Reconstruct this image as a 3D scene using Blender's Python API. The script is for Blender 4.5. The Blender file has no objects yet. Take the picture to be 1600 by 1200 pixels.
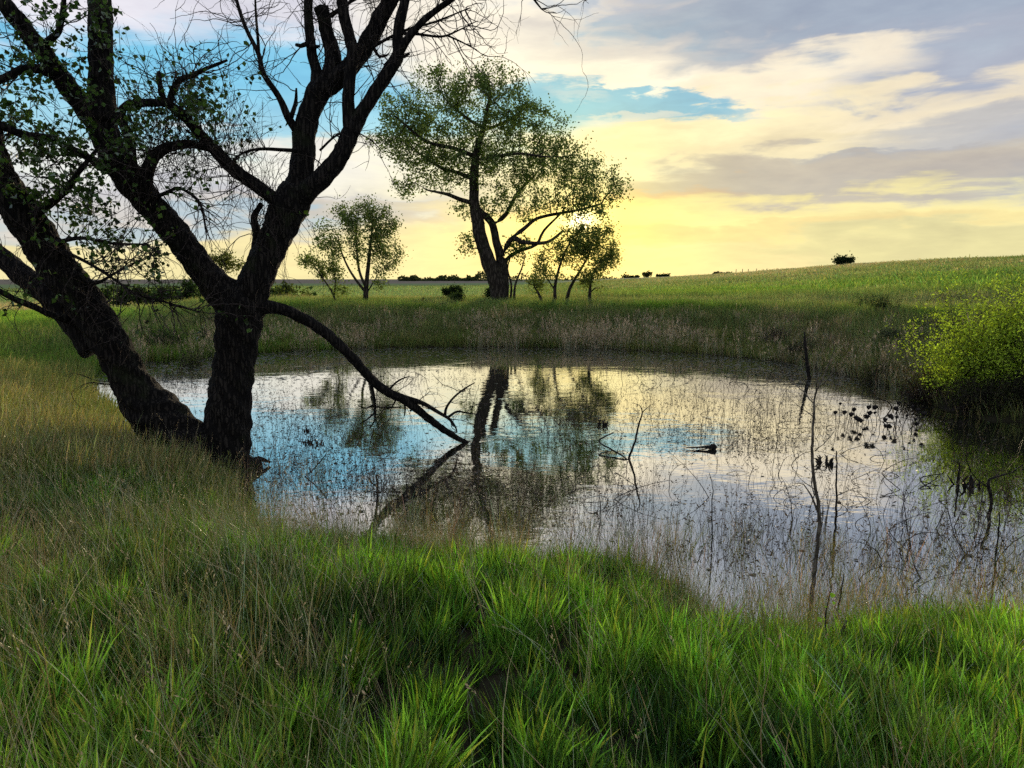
import bpy, math, random
import numpy as np
from mathutils import Vector
rng = np.random.default_rng(7)
random.seed(7)
S = bpy.context.scene
COL = S.collection
F = 1109.0                      # focal length in pixels of a 1600 px wide frame
PITCH = math.radians(8.4)
CAMZ = 3.0

# ------------------------------------------------------------------ camera
cd = bpy.data.cameras.new('camera'); cam = bpy.data.objects.new('camera', cd); COL.objects.link(cam)
cam.location = (0, 0, CAMZ); cam.rotation_euler = (math.pi/2 - PITCH, 0, 0)
cd.sensor_width = 36; cd.lens = F/1600*36; cd.clip_start = 0.05; cd.clip_end = 9000
S.camera = cam

def lin(c):
    return tuple((x/255/12.92 if x/255 <= .04045 else ((x/255+.055)/1.055)**2.4) for x in c)
def ray(px, py):
    X = (px-800)/F; Z = (600-py)/F
    return np.array([X, math.cos(PITCH)+Z*math.sin(PITCH), Z*math.cos(PITCH)-math.sin(PITCH)])
def P(px, py, Y):
    """world point seen towards (px,py) at forward distance Y"""
    r = ray(px, py); t = Y/r[1]; return np.array([0, 0, CAMZ]) + r*t
def azel(px, py):
    r = ray(px, py); return math.degrees(math.atan2(r[0], r[1])), math.degrees(math.atan2(r[2], math.hypot(r[0], r[1])))

SUN_AZ, SUN_EL = azel(908, 345)

# ------------------------------------------------------------------ sky (world)
W = bpy.data.worlds.new('World'); S.world = W; W.use_nodes = True
nt = W.node_tree; nt.nodes.clear()
class NT:
    def __init__(s, nt): s.nt = nt
    def n(s, t, **k):
        o = s.nt.nodes.new(t)
        for a, b in k.items(): setattr(o, a, b)
        return o
    def put(s, sock, v):
        if isinstance(v, bpy.types.NodeSocket): s.nt.links.new(v, sock)
        elif isinstance(v, (int, float)) and sock.type in ('RGBA',): sock.default_value = (v, v, v, 1)
        elif sock.type == 'RGBA' and len(v) == 3: sock.default_value = (*v, 1)
        else: sock.default_value = v
    def m(s, op, a, b=None, c=None, clamp=False):
        o = s.n('ShaderNodeMath', operation=op, use_clamp=clamp)
        s.put(o.inputs[0], a)
        if b is not None: s.put(o.inputs[1], b)
        if c is not None: s.put(o.inputs[2], c)
        return o.outputs[0]
    def mix(s, f, a, b, bt='MIX'):
        o = s.n('ShaderNodeMix', data_type='RGBA', blend_type=bt)
        s.put(o.inputs[0], f); s.put(o.inputs[6], a); s.put(o.inputs[7], b); return o.outputs[2]
    def mr(s, v, a, b, c=0., d=1., smooth=True):
        o = s.n('ShaderNodeMapRange'); o.interpolation_type = 'SMOOTHSTEP' if smooth else 'LINEAR'
        s.put(o.inputs[0], v)
        for i, x in enumerate((a, b, c, d)): s.put(o.inputs[i+1], x)
        return o.outputs[0]
    def noise(s, vec, scale, detail=4, rough=.5, dist=0., out=0):
        o = s.n('ShaderNodeTexNoise'); s.put(o.inputs['Vector'], vec)
        o.inputs['Scale'].default_value = scale; o.inputs['Detail'].default_value = detail
        o.inputs['Roughness'].default_value = rough; o.inputs['Distortion'].default_value = dist
        return o.outputs[out]
    def comb(s, x, y, z=0.):
        o = s.n('ShaderNodeCombineXYZ'); s.put(o.inputs[0], x); s.put(o.inputs[1], y); s.put(o.inputs[2], z); return o.outputs[0]
    def ramp(s, f, stops, interp='EASE'):
        o = s.n('ShaderNodeValToRGB'); o.color_ramp.interpolation = interp
        e = o.color_ramp.elements
        while len(e) < len(stops): e.new(.5)
        for i, (p, c) in enumerate(stops): e[i].position = p; e[i].color = (*c, 1)
        s.put(o.inputs[0], f); return o.outputs[0]
g = NT(nt)
tc = g.n('ShaderNodeTexCoord'); sep = g.n('ShaderNodeSeparateXYZ'); nt.links.new(tc.outputs['Generated'], sep.inputs[0])
dx, dy, dz = sep.outputs
DEG = 57.29578
az = g.m('MULTIPLY', g.m('ARCTAN2', dx, dy), DEG)
el = g.m('MULTIPLY', g.m('ARCSINE', dz), DEG)
# cloud-plane coordinates, so that the streaks thin out towards the horizon
inv = g.m('DIVIDE', 1., g.m('ADD', g.m('MAXIMUM', dz, 0.), .10))
pu = g.m('MULTIPLY', dx, inv); pv = g.m('MULTIPLY', dy, inv)
pvec = g.comb(pu, pv, 0.)
n1 = g.noise(pvec, 1.3, 7, .62, .6)                 # billows
n2 = g.noise(g.comb(g.m('MULTIPLY', az, .045), g.m('MULTIPLY', el, .30), 3.1), 1.6, 6, .6, .4)   # long thin streaks
n3 = g.noise(g.comb(g.m('MULTIPLY', az, .13), g.m('MULTIPLY', el, .40), 9.7), 1.5, 5, .52, .35)   # ragged lumps
w1 = g.m('MULTIPLY', g.m('SUBTRACT', n3, .5), 8.)
w2 = g.m('MULTIPLY', g.m('SUBTRACT', n1, .5), 5.)
azw = g.m('ADD', az, g.m('ADD', w1, w2))
elw = g.m('ADD', el, g.m('MULTIPLY', g.m('ADD', g.m('SUBTRACT', n3, .5), g.m('SUBTRACT', n2, .5)), 5.0))
elm = g.m('MAXIMUM', elw, g.m('MULTIPLY', el, .5))
# clear-air colour by height: Nishita sky blended with the evening colours seen
sky = g.n('ShaderNodeTexSky', sky_type='NISHITA'); sky.sun_disc = False
sky.sun_elevation = math.radians(SUN_EL); sky.sun_rotation = math.radians(SUN_AZ)
sky.dust_density = 2.0
nish = g.mix(1., sky.outputs[0], (.08, .08, .08), 'MULTIPLY')
tel = g.m('DIVIDE', g.m('MAXIMUM', el, 0.), 60.)
clear = g.ramp(tel, [(0., lin((253, 240, 180))), (.06, lin((253, 239, 182))), (.12, lin((218, 234, 226))), (.17, lin((166, 220, 242))),
                     (.24, lin((128, 206, 242))), (.34, lin((122, 194, 234))), (.6, lin((120, 165, 215))), (1., lin((110, 145, 200)))])
clear = g.mix(.06, clear, nish)
# away from the sunset the low sky turns to dusky blue grey
dsun = g.m('ABSOLUTE', g.m('SUBTRACT', az, SUN_AZ))
away = g.mr(dsun, 45., 120.)
cool = g.ramp(tel, [(0., lin((226, 218, 222))), (.25, lin((206, 212, 228))), (1., lin((160, 182, 218)))])
c = g.mix(away, clear, cool)
def stroke(c, px, py, rx, ry, rot, col, op, soft=.55, rag=1.1, nz=None, warp=True):
    if warp == 'some':
        return stroke_(c, px, py, rx, ry, rot, col, op, soft, rag, nz, azh, elh)
    return stroke_(c, px, py, rx, ry, rot, col, op, soft, rag, nz, azw if warp else az, elw if warp else el)
azh = g.m('ADD', az, g.m('MULTIPLY', w1, .8)); n6 = g.noise(g.comb(g.m('MULTIPLY', az, .22), g.m('MULTIPLY', el, .9), 5.5), 1.5, 6, .6, .3)
elh = g.m('ADD', el, g.m('MULTIPLY', g.m('SUBTRACT', n6, .5), 2.6))
def stroke_(c, px, py, rx, ry, rot, col, op, soft, rag, nz, A, E):
    """a soft ragged cloud: centre and radii in degrees of azimuth / elevation"""
    a0, e0 = azel(px, py)
    du = g.m('SUBTRACT', A, a0); dv = g.m('SUBTRACT', E, e0)
    ct, st = math.cos(math.radians(rot)), math.sin(math.radians(rot))
    x = g.m('MULTIPLY', g.m('ADD', g.m('MULTIPLY', du, ct), g.m('MULTIPLY', dv, st)), 1/rx)
    y = g.m('MULTIPLY', g.m('SUBTRACT', g.m('MULTIPLY', dv, ct), g.m('MULTIPLY', du, st)), 1/ry)
    r = g.m('ADD', g.m('MULTIPLY', x, x), g.m('MULTIPLY', y, y))
    r = g.m('ADD', r, g.m('MULTIPLY', g.m('SUBTRACT', nz if nz is not None else n3, .5), rag*2))
    soft = min(.97, soft*1.45)
    f = g.mr(r, 1+soft*1.3, 1-soft, 0., op)
    return g.mix(f, c, lin(col))
# general cloud sheet high up and to the right
sheet = g.mr(g.m('ADD', g.m('ADD', g.m('MULTIPLY', g.m('SUBTRACT', n1, .5), 16.), g.m('MULTIPLY', az, .42)), elw), 17., 25.)
sheetc = g.mix(g.mr(n1, .35, .65), lin((158, 170, 190)), lin((186, 193, 204)))
hi = g.mr(el, 22., 50.)
sheetc = g.mix(hi, sheetc, lin((206, 211, 224)))
sheet = g.m('MULTIPLY', sheet, g.m('SUBTRACT', 1., g.m('MULTIPLY', hi, .25)))
c = g.mix(sheet, c, sheetc)
Wh = (255, 247, 232); Cr = (255, 240, 200); Gy = (178, 178, 188)
c = stroke(c, 1420, 60, 20, 6.5, 0, (160, 172, 192), .95, .7)
c = stroke(c, 1500, 150, 14, 4.5, 5, (176, 182, 198), .9, .7)
c = stroke(c, 110, -5, 9, 2.2, 4, (244, 238, 246), .95, .5)
c = stroke(c, 400, -22, 12, 2.3, -4, (240, 236, 244), .95, .4)
c = stroke(c, 330, -150, 34, 6., 0, (214, 214, 226), .9, .6)
c = stroke(c, 720, 40, 8, 4.2, -8, (240, 234, 226), .95, .6)
c = stroke(c, 800, 80, 9, 3.4, -12, Wh, 1, .5)
c = stroke(c, 980, 128, 12, 2.3, -10, Wh, 1, .5, 1.0)
c = stroke(c, 1000, 70, 9, 1.5, -6, (206, 202, 204), .7, .8, 1.6)
c = stroke(c, 1230, 125, 8, 1.5, 7, (250, 238, 216), .95, .7, 1.3)
c = stroke(c, 1150, 205, 16, 1.9, 1, Cr, .95, .6, 1.2)
c = stroke(c, 1480, 165, 6, 1.5, 3, (246, 232, 206), .7, .8, 1.4)
c = stroke(c, 1300, 240, 15, 1.5, 0, (240, 226, 190), .8, .8, 1.4, n2)
c = stroke(c, 1390, 236, 5, .5, 0, (160, 166, 180), .8, .7, .8, n2)
c = stroke(c, 1540, 200, 6, 1.1, 0, (180, 184, 196), .7, .7, .8, n2)
c = stroke(c, 640, 270, 13, 2.6, 2, (250, 242, 214), .95, .7, 1.2, n2)
c = stroke(c, 330, 262, 14, 1.8, 2, (244, 242, 238), .8, .8, 1.2, n2)
c = stroke(c, 180, 330, 20, 1.8, 2, (206, 204, 214), .75, .7, .9, n2)
c = stroke(c, 330, 352, 13, .8, 5, (176, 204, 218), .7, .7, .7, n2)
c = stroke(c, 1220, 287, 21, 1.7, 1.5, (196, 187, 176), .92, .5, .7, n2)
c = stroke(c, 950, 318, 8, .7, 3, (226, 194, 156), .7, .6, .7, n2)
c = stroke(c, 560, 335, 10, .6, 0, (222, 202, 178), .55, .6, .8, n2)
c = stroke(c, 1300, 335, 24, 1.2, 0, (255, 240, 168), .8, .7, .6, n2)
c = stroke(c, 1130, 360, 16, .7, 2, (246, 222, 160), .75, .7, .8, n2)
c = stroke(c, 1500, 385, 16, 1.2, 0, (228, 220, 164), .8, .7, .7, n2)
# clear gaps of blue between the streaks
c = stroke(c, 950, 163, 9.0, 1.1, -4.5, (134, 194, 226), .95, .3, .9, n6, 'some')
c = stroke(c, 1080, 176, 5., .45, -4, (142, 194, 222), .85, .5, .9, n6, 'some')
c = stroke(c, 850, 165, 4.5, 1.9, 0, (142, 202, 230), .9, .4, .9, n6, 'some')
c = stroke(c, 1000, 184, 3.0, .3, 3, (236, 232, 222), .6, .7, 1.2, n6, 'some')
c = stroke(c, 900, 148, 2.6, .35, -6, (210, 222, 228), .5, .7, 1.2, n6, 'some')
# fine mottling of the cloud
mot = g.m('ADD', g.m('MULTIPLY', g.m('SUBTRACT', n6, .5), .22), g.m('ADD', g.m('MULTIPLY', g.m('SUBTRACT', n3, .5), .38), g.m('ADD', 1., g.m('MULTIPLY', g.m('SUBTRACT', n1, .5), .25))))
c = g.mix(1., c, g.comb(mot, mot, g.m('ADD', 1., g.m('MULTIPLY', g.m('SUBTRACT', mot, 1.), .7))), 'MULTIPLY')
# glow of the veiled sun
def dotsun(ax, ex):
    a, e = math.radians(ax), math.radians(ex)
    v = (math.sin(a)*math.cos(e), math.cos(a)*math.cos(e), math.sin(e))
    o = g.n('ShaderNodeVectorMath', operation='DOT_PRODUCT'); nt.links.new(tc.outputs['Generated'], o.inputs[0]); o.inputs[1].default_value = v
    return g.m('MULTIPLY', g.m('ARCCOSINE', g.m('MINIMUM', o.outputs['Value'], .999999)), DEG)
sd = dotsun(SUN_AZ, SUN_EL)
def glow(c, s, col, k):
    f = g.m('MULTIPLY', g.m('EXPONENT', g.m('MULTIPLY', g.m('MULTIPLY', sd, sd), -1/(s*s))), k)
    o = g.mix(f, (0, 0, 0), col); return g.mix(1., c, o, 'ADD')
c = g.mix(g.m('MULTIPLY', g.m('EXPONENT', g.m('MULTIPLY', sd, -1/5.)), .58), c, lin((255, 240, 110)))
hot = g.m('ADD', 1., g.m('MULTIPLY', g.m('EXPONENT', g.m('MULTIPLY', sd, -1/6.)), .9))
c = g.mix(1., c, g.comb(hot, g.m('ADD', 1., g.m('MULTIPLY', g.m('SUBTRACT', hot, 1.), .75)), 1.), 'MULTIPLY')
c = glow(c, 1.7, (1., .85, .5), .9)
c = glow(c, .6, (1., .95, .85), 1.6)
# below the horizon: dim earth
c = g.mix(g.mr(el, -1.5, -.2), lin((60, 66, 50)), c)
bg = g.n('ShaderNodeBackground'); nt.links.new(c, bg.inputs[0]); bg.inputs[1].default_value = 1.0
wo = g.n('ShaderNodeOutputWorld'); nt.links.new(bg.outputs[0], wo.inputs[0])
W.cycles.sampling_method = 'MANUAL'; W.cycles.sample_map_resolution = 512

# ------------------------------------------------------------------ sun, exposure
sl = bpy.data.lights.new('sun', 'SUN'); so = bpy.data.objects.new('sun', sl); COL.objects.link(so)
sl.energy = 3.0; sl.angle = math.radians(1.6); sl.color = (1., .80, .50)
a, e = math.radians(SUN_AZ), math.radians(SUN_EL)
so.rotation_euler = Vector((math.sin(a)*math.cos(e), math.cos(a)*math.cos(e), math.sin(e))).to_track_quat('Z', 'Y').to_euler()
S.view_settings.view_transform = 'Standard'; S.view_settings.look = 'None'
S.view_settings.exposure = 0.0; S.view_settings.gamma = 1.0; S.view_settings.use_curve_mapping = False
S.render.engine = 'CYCLES'
S.cycles.max_bounces = 6; S.cycles.diffuse_bounces = 3; S.cycles.glossy_bounces = 3; S.cycles.transmission_bounces = 4
S.cycles.transparent_max_bounces = 4; S.cycles.caustics_reflective = False; S.cycles.caustics_refractive = False
S.cycles.use_adaptive_sampling = True; S.cycles.adaptive_threshold = 0.03
S.cycles.use_denoising = False
S.cycles.sample_clamp_direct = 4; S.cycles.sample_clamp_indirect = 3

# ------------------------------------------------------------------ helpers
def sstep(a, b, x):
    t = np.clip((np.asarray(x, float)-a)/(b-a), 0, 1); return t*t*(3-2*t)
_fr = np.random.default_rng(3)
_K = [(_fr.normal(size=2), _fr.uniform(0, 6.28)) for _ in range(48)]
def fbm(x, y, scale, seed=0, oct=4):
    """smooth pseudo-noise in about -1..1"""
    r = 0; amp = 1; tot = 0
    for o in range(oct):
        s = 0
        for j in range(5):
            k, ph = _K[(seed*7+o*5+j) % 48]
            s = s + np.sin((x*k[0]+y*k[1])*scale*2**o*1.3 + ph + seed)
        r = r + amp*s/3.2; tot += amp; amp *= .55
    return r/tot*1.3
def tag(o, label=None, cat=None, group=None, kind=None):
    if label: o['label'] = label
    if cat: o['category'] = cat
    if group: o['group'] = group
    if kind: o['kind'] = kind
    return o
def empty(name, loc, label, cat, group=None):
    o = bpy.data.objects.new(name, None); COL.objects.link(o); o.location = tuple(map(float, loc)); o.empty_display_size = .2
    return tag(o, label, cat, group)
def mk(name, V, Q, mat, parent=None, T=None, attrs=None, smooth=True, link=True, uv=None):
    """mesh object from numpy verts (world space), quads and triangles"""
    V = np.asarray(V, float)
    org = np.zeros(3)
    if parent is not None:
        org = np.array(parent.location)
    Q = np.zeros((0, 4), int) if Q is None or len(Q) == 0 else np.asarray(Q, int)
    T = np.zeros((0, 3), int) if T is None or len(T) == 0 else np.asarray(T, int)
    me = bpy.data.meshes.new(name)
    me.vertices.add(len(V)); me.vertices.foreach_set('co', (V-org).astype(np.float32).ravel())
    li = np.concatenate([Q.ravel(), T.ravel()]).astype(np.int32)
    me.loops.add(len(li)); me.loops.foreach_set('vertex_index', li)
    nq, n3 = len(Q), len(T)
    st = np.concatenate([np.arange(nq)*4, nq*4+np.arange(n3)*3]).astype(np.int32)
    me.polygons.add(nq+n3); me.polygons.foreach_set('loop_start', st)
    me.polygons.foreach_set('use_smooth', np.full(nq+n3, smooth))
    if mat: me.materials.append(mat)
    me.update(calc_edges=True)
    if attrs:
        for k, v in attrs.items():
            at = me.attributes.new(k, 'FLOAT_COLOR', 'POINT')
            c4 = np.ones((len(V), 4), np.float32); c4[:, :3] = v; at.data.foreach_set('color', c4.ravel())
    o = bpy.data.objects.new(name, me)
    if link: COL.objects.link(o)
    if parent is not None: o.parent = parent
    return o
class Acc:
    def __init__(s): s.V = []; s.Q = []; s.T = []; s.C = []; s.n = 0
    def add(s, V, Q=None, T=None, C=None):
        V = np.asarray(V, float); s.V.append(V)
        if Q is not None and len(Q): s.Q.append(np.asarray(Q)+s.n)
        if T is not None and len(T): s.T.append(np.asarray(T)+s.n)
        if C is not None: s.C.append(np.broadcast_to(np.asarray(C, float), (len(V), 3)))
        s.n += len(V)
    def build(s, name, mat, parent=None, **k):
        if not s.V: return None
        return mk(name, np.concatenate(s.V), np.concatenate(s.Q) if s.Q else None, mat, parent,
                  T=np.concatenate(s.T) if s.T else None, attrs={'col': np.concatenate(s.C)} if s.C else None, **k)
def resample(pts, rad, step):
    """Catmull-Rom through the points, evenly spaced"""
    pts = np.asarray(pts, float); rad = np.asarray(rad, float)
    if len(pts) < 3: p = np.vstack([2*pts[0]-pts[1], pts, 2*pts[-1]-pts[-2]])
    else: p = np.vstack([2*pts[0]-pts[1], pts, 2*pts[-1]-pts[-2]])
    r = np.concatenate([[rad[0]], rad, [rad[-1]]])
    out, ro = [], []
    for i in range(1, len(p)-2):
        L = np.linalg.norm(p[i+1]-p[i]); n = max(1, int(round(L/step)))
        for k in range(n):
            t = k/n
            a = 2*p[i]; b = p[i+1]-p[i-1]; c = 2*p[i-1]-5*p[i]+4*p[i+1]-p[i+2]; d = -p[i-1]+3*p[i]-3*p[i+1]+p[i+2]
            out.append(.5*(a+b*t+c*t*t+d*t**3)); ro.append(r[i]*(1-t)+r[i+1]*t)
    out.append(p[-2]); ro.append(r[-2])
    return np.array(out), np.array(ro)
def tube(pts, rad, k=6, bark=0., bseed=0., cap=True, wob=0.):
    pts = np.asarray(pts, float); rad = np.asarray(rad, float); n = len(pts)
    tg = np.gradient(pts, axis=0); tg /= np.maximum(np.linalg.norm(tg, axis=1, keepdims=True), 1e-9)
    u = np.cross(tg[0], [0.31, 0.95, 0.05]); u /= max(np.linalg.norm(u), 1e-9)
    U = np.zeros((n, 3)); U[0] = u
    for i in range(1, n):
        u = u-tg[i]*np.dot(u, tg[i]); u /= max(np.linalg.norm(u), 1e-9); U[i] = u
    Vv = np.cross(tg, U)
    ang = np.linspace(0, 2*np.pi, k, endpoint=False)
    R = np.repeat(rad[:, None], k, 1)
    if wob or bark:
        s = np.concatenate([[0], np.cumsum(np.linalg.norm(np.diff(pts, axis=0), axis=1))])[:, None]
        A = ang[None, :]
        if wob:
            R = R*(1+wob*(np.sin(2*A+s*2.1+bseed)*.5+np.sin(3*A-s*3.7+bseed*2)*.35+np.sin(s*6.3+bseed+A)*.3))
        if bark:
            tw = A*13+3.0*np.sin(s*3.1+bseed)+1.6*np.sin(s*7.7+A*2+bseed)
            tw2 = A*21+2.0*np.sin(s*5.3+bseed*3)+2.2*np.sin(s*13.1+A*3)
            R = R+bark*(np.abs(np.sin(tw))-.5+.6*(np.abs(np.sin(tw2))-.5))+bark*.7*np.sin(s*17+A*5+bseed)
    V = pts[:, None, :]+R[..., None]*(np.cos(ang)[None, :, None]*U[:, None, :]+np.sin(ang)[None, :, None]*Vv[:, None, :])
    V = V.reshape(-1, 3)
    i = np.arange(n-1)[:, None]*k; j = np.arange(k)[None, :]; j2 = (j+1) % k
    Q = np.stack([i+j, i+j2, i+k+j2, i+k+j], -1).reshape(-1, 4)
    T = []
    if cap:
        V = np.vstack([V, pts[-1]+tg[-1]*rad[-1]*.5, pts[0]])
        c1, c0 = n*k, n*k+1
        T = [((n-1)*k+a, (n-1)*k+(a+1) % k, c1) for a in range(k)]+[((a+1) % k, a, c0) for a in range(k)]
    return V, Q, np.array(T, int).reshape(-1, 3)

# ------------------------------------------------------------------ materials
def material(name):
    m = bpy.data.materials.new(name); m.use_nodes = True; m.node_tree.nodes.clear()
    h = NT(m.node_tree); out = h.n('ShaderNodeOutputMaterial'); return m, h, out
def leaf_material(name, base=None, inst=False, trans=.45, gloss=.0, var=.25):
    m, h, out = material(name)
    if inst:
        a = h.n('ShaderNodeAttribute', attribute_type='INSTANCER', attribute_name='tint')
        b = h.n('ShaderNodeAttribute', attribute_type='GEOMETRY', attribute_name='col')
        c = h.mix(1., a.outputs['Color'], b.outputs['Color'], 'MULTIPLY')
    else:
        b = h.n('ShaderNodeAttribute', attribute_type='GEOMETRY', attribute_name='col')
        c = b.outputs['Color']
        if base: c = h.mix(1., base, c, 'MULTIPLY')
    d = h.n('ShaderNodeBsdfDiffuse'); h.put(d.inputs[0], c)
    t = h.n('ShaderNodeBsdfTranslucent'); h.put(t.inputs[0], h.mix(1., c, (1.25, 1.35, .6), 'MULTIPLY'))
    mx = h.n('ShaderNodeMixShader'); mx.inputs[0].default_value = trans
    m.node_tree.links.new(d.outputs[0], mx.inputs[1]); m.node_tree.links.new(t.outputs[0], mx.inputs[2])
    last = mx.outputs[0]
    if gloss:
        gl = h.n('ShaderNodeBsdfGlossy'); gl.inputs['Roughness'].default_value = .42; gl.inputs[0].default_value = (1, 1, 1, 1)
        fr = h.n('ShaderNodeFresnel'); fr.inputs[0].default_value = 1.35
        f = h.m('MULTIPLY', fr.outputs[0], gloss)
        m2 = h.n('ShaderNodeMixShader'); h.put(m2.inputs[0], f); m.node_tree.links.new(last, m2.inputs[1]); m.node_tree.links.new(gl.outputs[0], m2.inputs[2]); last = m2.outputs[0]
    m.node_tree.links.new(last, out.inputs[0]); return m
def bark_material(name, c1, c2, scale=9., bump=.6, stretch=.22):
    m, h, out = material(name)
    t = h.n('ShaderNodeTexCoord'); mp = h.n('ShaderNodeMapping'); mp.inputs['Scale'].default_value = (1, 1, stretch)
    m.node_tree.links.new(t.outputs['Object'], mp.inputs[0])
    v = h.n('ShaderNodeTexVoronoi', feature='DISTANCE_TO_EDGE'); m.node_tree.links.new(mp.outputs[0], v.inputs[0]); v.inputs['Scale'].default_value = scale*1.6
    n = h.noise(mp.outputs[0], scale, 8, .65, .8)
    f = h.m('MULTIPLY', h.mr(v.outputs['Distance'], 0., .25), n)
    col = h.mix(h.mr(f, .1, .7), c1, c2)
    moss = h.mr(h.noise(t.outputs['Object'], 1.7, 4, .6), .55, .75, 0., .5)
    col = h.mix(moss, col, (.035, .045, .016))
    d = h.n('ShaderNodeBsdfPrincipled'); h.put(d.inputs['Base Color'], col); d.inputs['Roughness'].default_value = .92; d.inputs['Specular IOR Level'].default_value = .15
    b = h.n('ShaderNodeBump'); b.inputs['Strength'].default_value = bump; b.inputs['Distance'].default_value = .03; h.put(b.inputs['Height'], f)
    m.node_tree.links.new(b.outputs[0], d.inputs['Normal']); m.node_tree.links.new(d.outputs[0], out.inputs[0]); return m
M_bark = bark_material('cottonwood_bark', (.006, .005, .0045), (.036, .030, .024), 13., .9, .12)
M_bark2 = bark_material('tree_bark', (.020, .016, .012), (.085, .070, .052), 5., .4)
M_twig = bark_material('dead_twig_bark', (.030, .022, .018), (.085, .068, .058), 20., .2, .5)
M_drift = bark_material('wet_dead_wood', (.012, .010, .009), (.045, .036, .030), 14., .4, .5)
M_palewood = bark_material('weathered_wood', (.07, .055, .042), (.20, .165, .125), 16., .4, .3)
M_leafN = leaf_material('cottonwood_leaf', trans=.4, gloss=.1)
M_leafF = leaf_material('tree_leaf', trans=.5)
M_willow = leaf_material('willow_leaf', trans=.5)
M_grass = leaf_material('grass_blade', inst=True, trans=.38, gloss=.16)
M_dry = leaf_material('dry_stem', inst=True, trans=.15, gloss=.1)
M_flake = leaf_material('floating_leaf', trans=.05, gloss=.25)
M_far = leaf_material('field_blade', inst=True, trans=.45)

# ------------------------------------------------------------------ terrain
def pz(px, py, z=0.):
    r = ray(px, py); t = (z-CAMZ)/r[2]; return (r[0]*t, r[1]*t)
SHORE = [pz(*p) for p in [(118, 604), (140, 632), (172, 668), (220, 702), (300, 730), (345, 775), (375, 835), (430, 862), (520, 862), (640, 872), (720, 893), (880, 905),
    (1010, 905), (1070, 965), (1150, 1000), (1300, 1000), (1450, 985), (1600, 995), (1850, 1010), (2300, 900), (2300, 760),
    (1900, 690), (1640, 664), (1500, 652), (1440, 625), (1390, 603), (1310, 585), (1250, 570), (1170, 560), (1080, 552), (950, 546), (800, 543), (600, 543), (430, 549), (300, 560), (205, 568), (140, 582)]]
def smooth_poly(p, it=2):
    p = np.array(p)
    for _ in range(it):
        q = np.roll(p, -1, 0); p = np.stack([p*.75+q*.25, p*.25+q*.75], 1).reshape(-1, 2)
    return p
SH = smooth_poly(SHORE)
def sdf(x, y):
    """distance to the shoreline, positive on land"""
    x = np.asarray(x, float).ravel(); y = np.asarray(y, float).ravel()
    best = np.full(x.shape, 1e18); ins = np.zeros(x.shape, bool)
    A = SH; B = np.roll(SH, -1, 0)
    for (ax, ay), (bx, by) in zip(A, B):
        ex, ey = bx-ax, by-ay; t = np.clip(((x-ax)*ex+(y-ay)*ey)/(ex*ex+ey*ey), 0, 1)
        d = (x-ax-t*ex)**2+(y-ay-t*ey)**2; best = np.minimum(best, d)
        cr = ((ay > y) != (by > y)) & (x < (bx-ax)*(y-ay)/(by-ay+1e-12)+ax); ins ^= cr
    d = np.sqrt(best); return np.where(ins, -d, d)
def height(x, y, d=None):
    x = np.asarray(x, float); y = np.asarray(y, float); sh = x.shape
    x = x.ravel(); y = y.ravel()
    if d is None: d = sdf(x, y)
    r = np.hypot(x, y); azd = np.degrees(np.arctan2(x, y))
    d = d+np.where(d < 6, .16*fbm(x, y, 1.6, 2, 3), 0)*np.clip(r/6, .3, 1)
    near = 1.38*(1-np.exp(-np.maximum(d, 0)/3.0))
    damh = 1.42-.55*sstep(-22, -29, azd)
    far = damh*sstep(-.5, 7.5, d)
    behind = sstep(47, 62, r)*sstep(9, -3, azd)          # the ground falls away behind the dam
    far = far-behind*.75
    # hill to the right
    tanE = .0240*sstep(2, 38, azd)**1.15*(1-.15*sstep(45, 90, azd))
    Rc = 480-360*sstep(4, 36, azd)
    zc = CAMZ-.2+tanE*Rc+.2*sstep(2, 20, azd)
    s = np.clip((r-42)/(Rc-42), 0, 1.0)
    s = s**(.8)
    hill = (zc-1.42)*s*sstep(1, 9, azd)*sstep(150, 60, np.abs(azd))
    hill = hill*(1-sstep(1.0, 3.0, r/Rc)*.6)
    far = far+hill
    swell = 1.6*sstep(220, 700, r)*sstep(8, -2, azd)+.5*fbm(x, y, .008, 5, 2)*sstep(120, 400, r)*(azd < 60)
    far = far+np.clip(swell, -.6, 1.9)
    w = sstep(13, 24, y)
    z = near*(1-w)+far*w
    z = np.where(d < 0, np.maximum(-.8, d*.35), z)
    z = z+np.where(d > .3, (.045*fbm(x, y, 1.1, 1, 4)+.03*fbm(x, y, 4., 6, 2))*np.clip(d/2, 0, 1), 0)
    z = z+np.where((d > 1) & (r > 25), .12*fbm(x, y, .25, 8, 3), 0)*sstep(1, 5, d)*(1-sstep(0, 3, 3-d))
    return z.reshape(sh)
def ground(px, py):
    """first point of the ground seen towards (px,py)"""
    r = ray(px, py); t = np.concatenate([np.linspace(1, 70, 1400), np.geomspace(70.1, 900, 400)])
    pts = np.array([0, 0, CAMZ])+t[:, None]*r
    h = np.maximum(height(pts[:, 0], pts[:, 1]), 0.)
    k = np.argmax(pts[:, 2] < h) if np.any(pts[:, 2] < h) else len(t)-1
    return pts[k]
azs = np.radians(np.concatenate([np.linspace(-60, 60, 380), np.linspace(60, 300, 62)[1:-1]]))
rs = np.concatenate([[.4], np.arange(.8, 16, .14), np.arange(16, 60, .3), np.geomspace(60, 5000, 80)])
AZ, RR = np.meshgrid(azs, rs)
gx, gy = RR*np.sin(AZ), RR*np.cos(AZ)
gd = sdf(gx, gy).reshape(gx.shape)
gz = height(gx, gy, gd.ravel())
na, nr = len(azs), len(rs)
V = np.stack([gx, gy, gz], -1).reshape(-1, 3); V = np.vstack([V, [0, 0, height(np.array([0.]), np.array([0.]))[0]]])
i = np.arange(nr-1)[:, None]*na; j = np.arange(na)[None, :]; j2 = (j+1) % na
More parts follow.
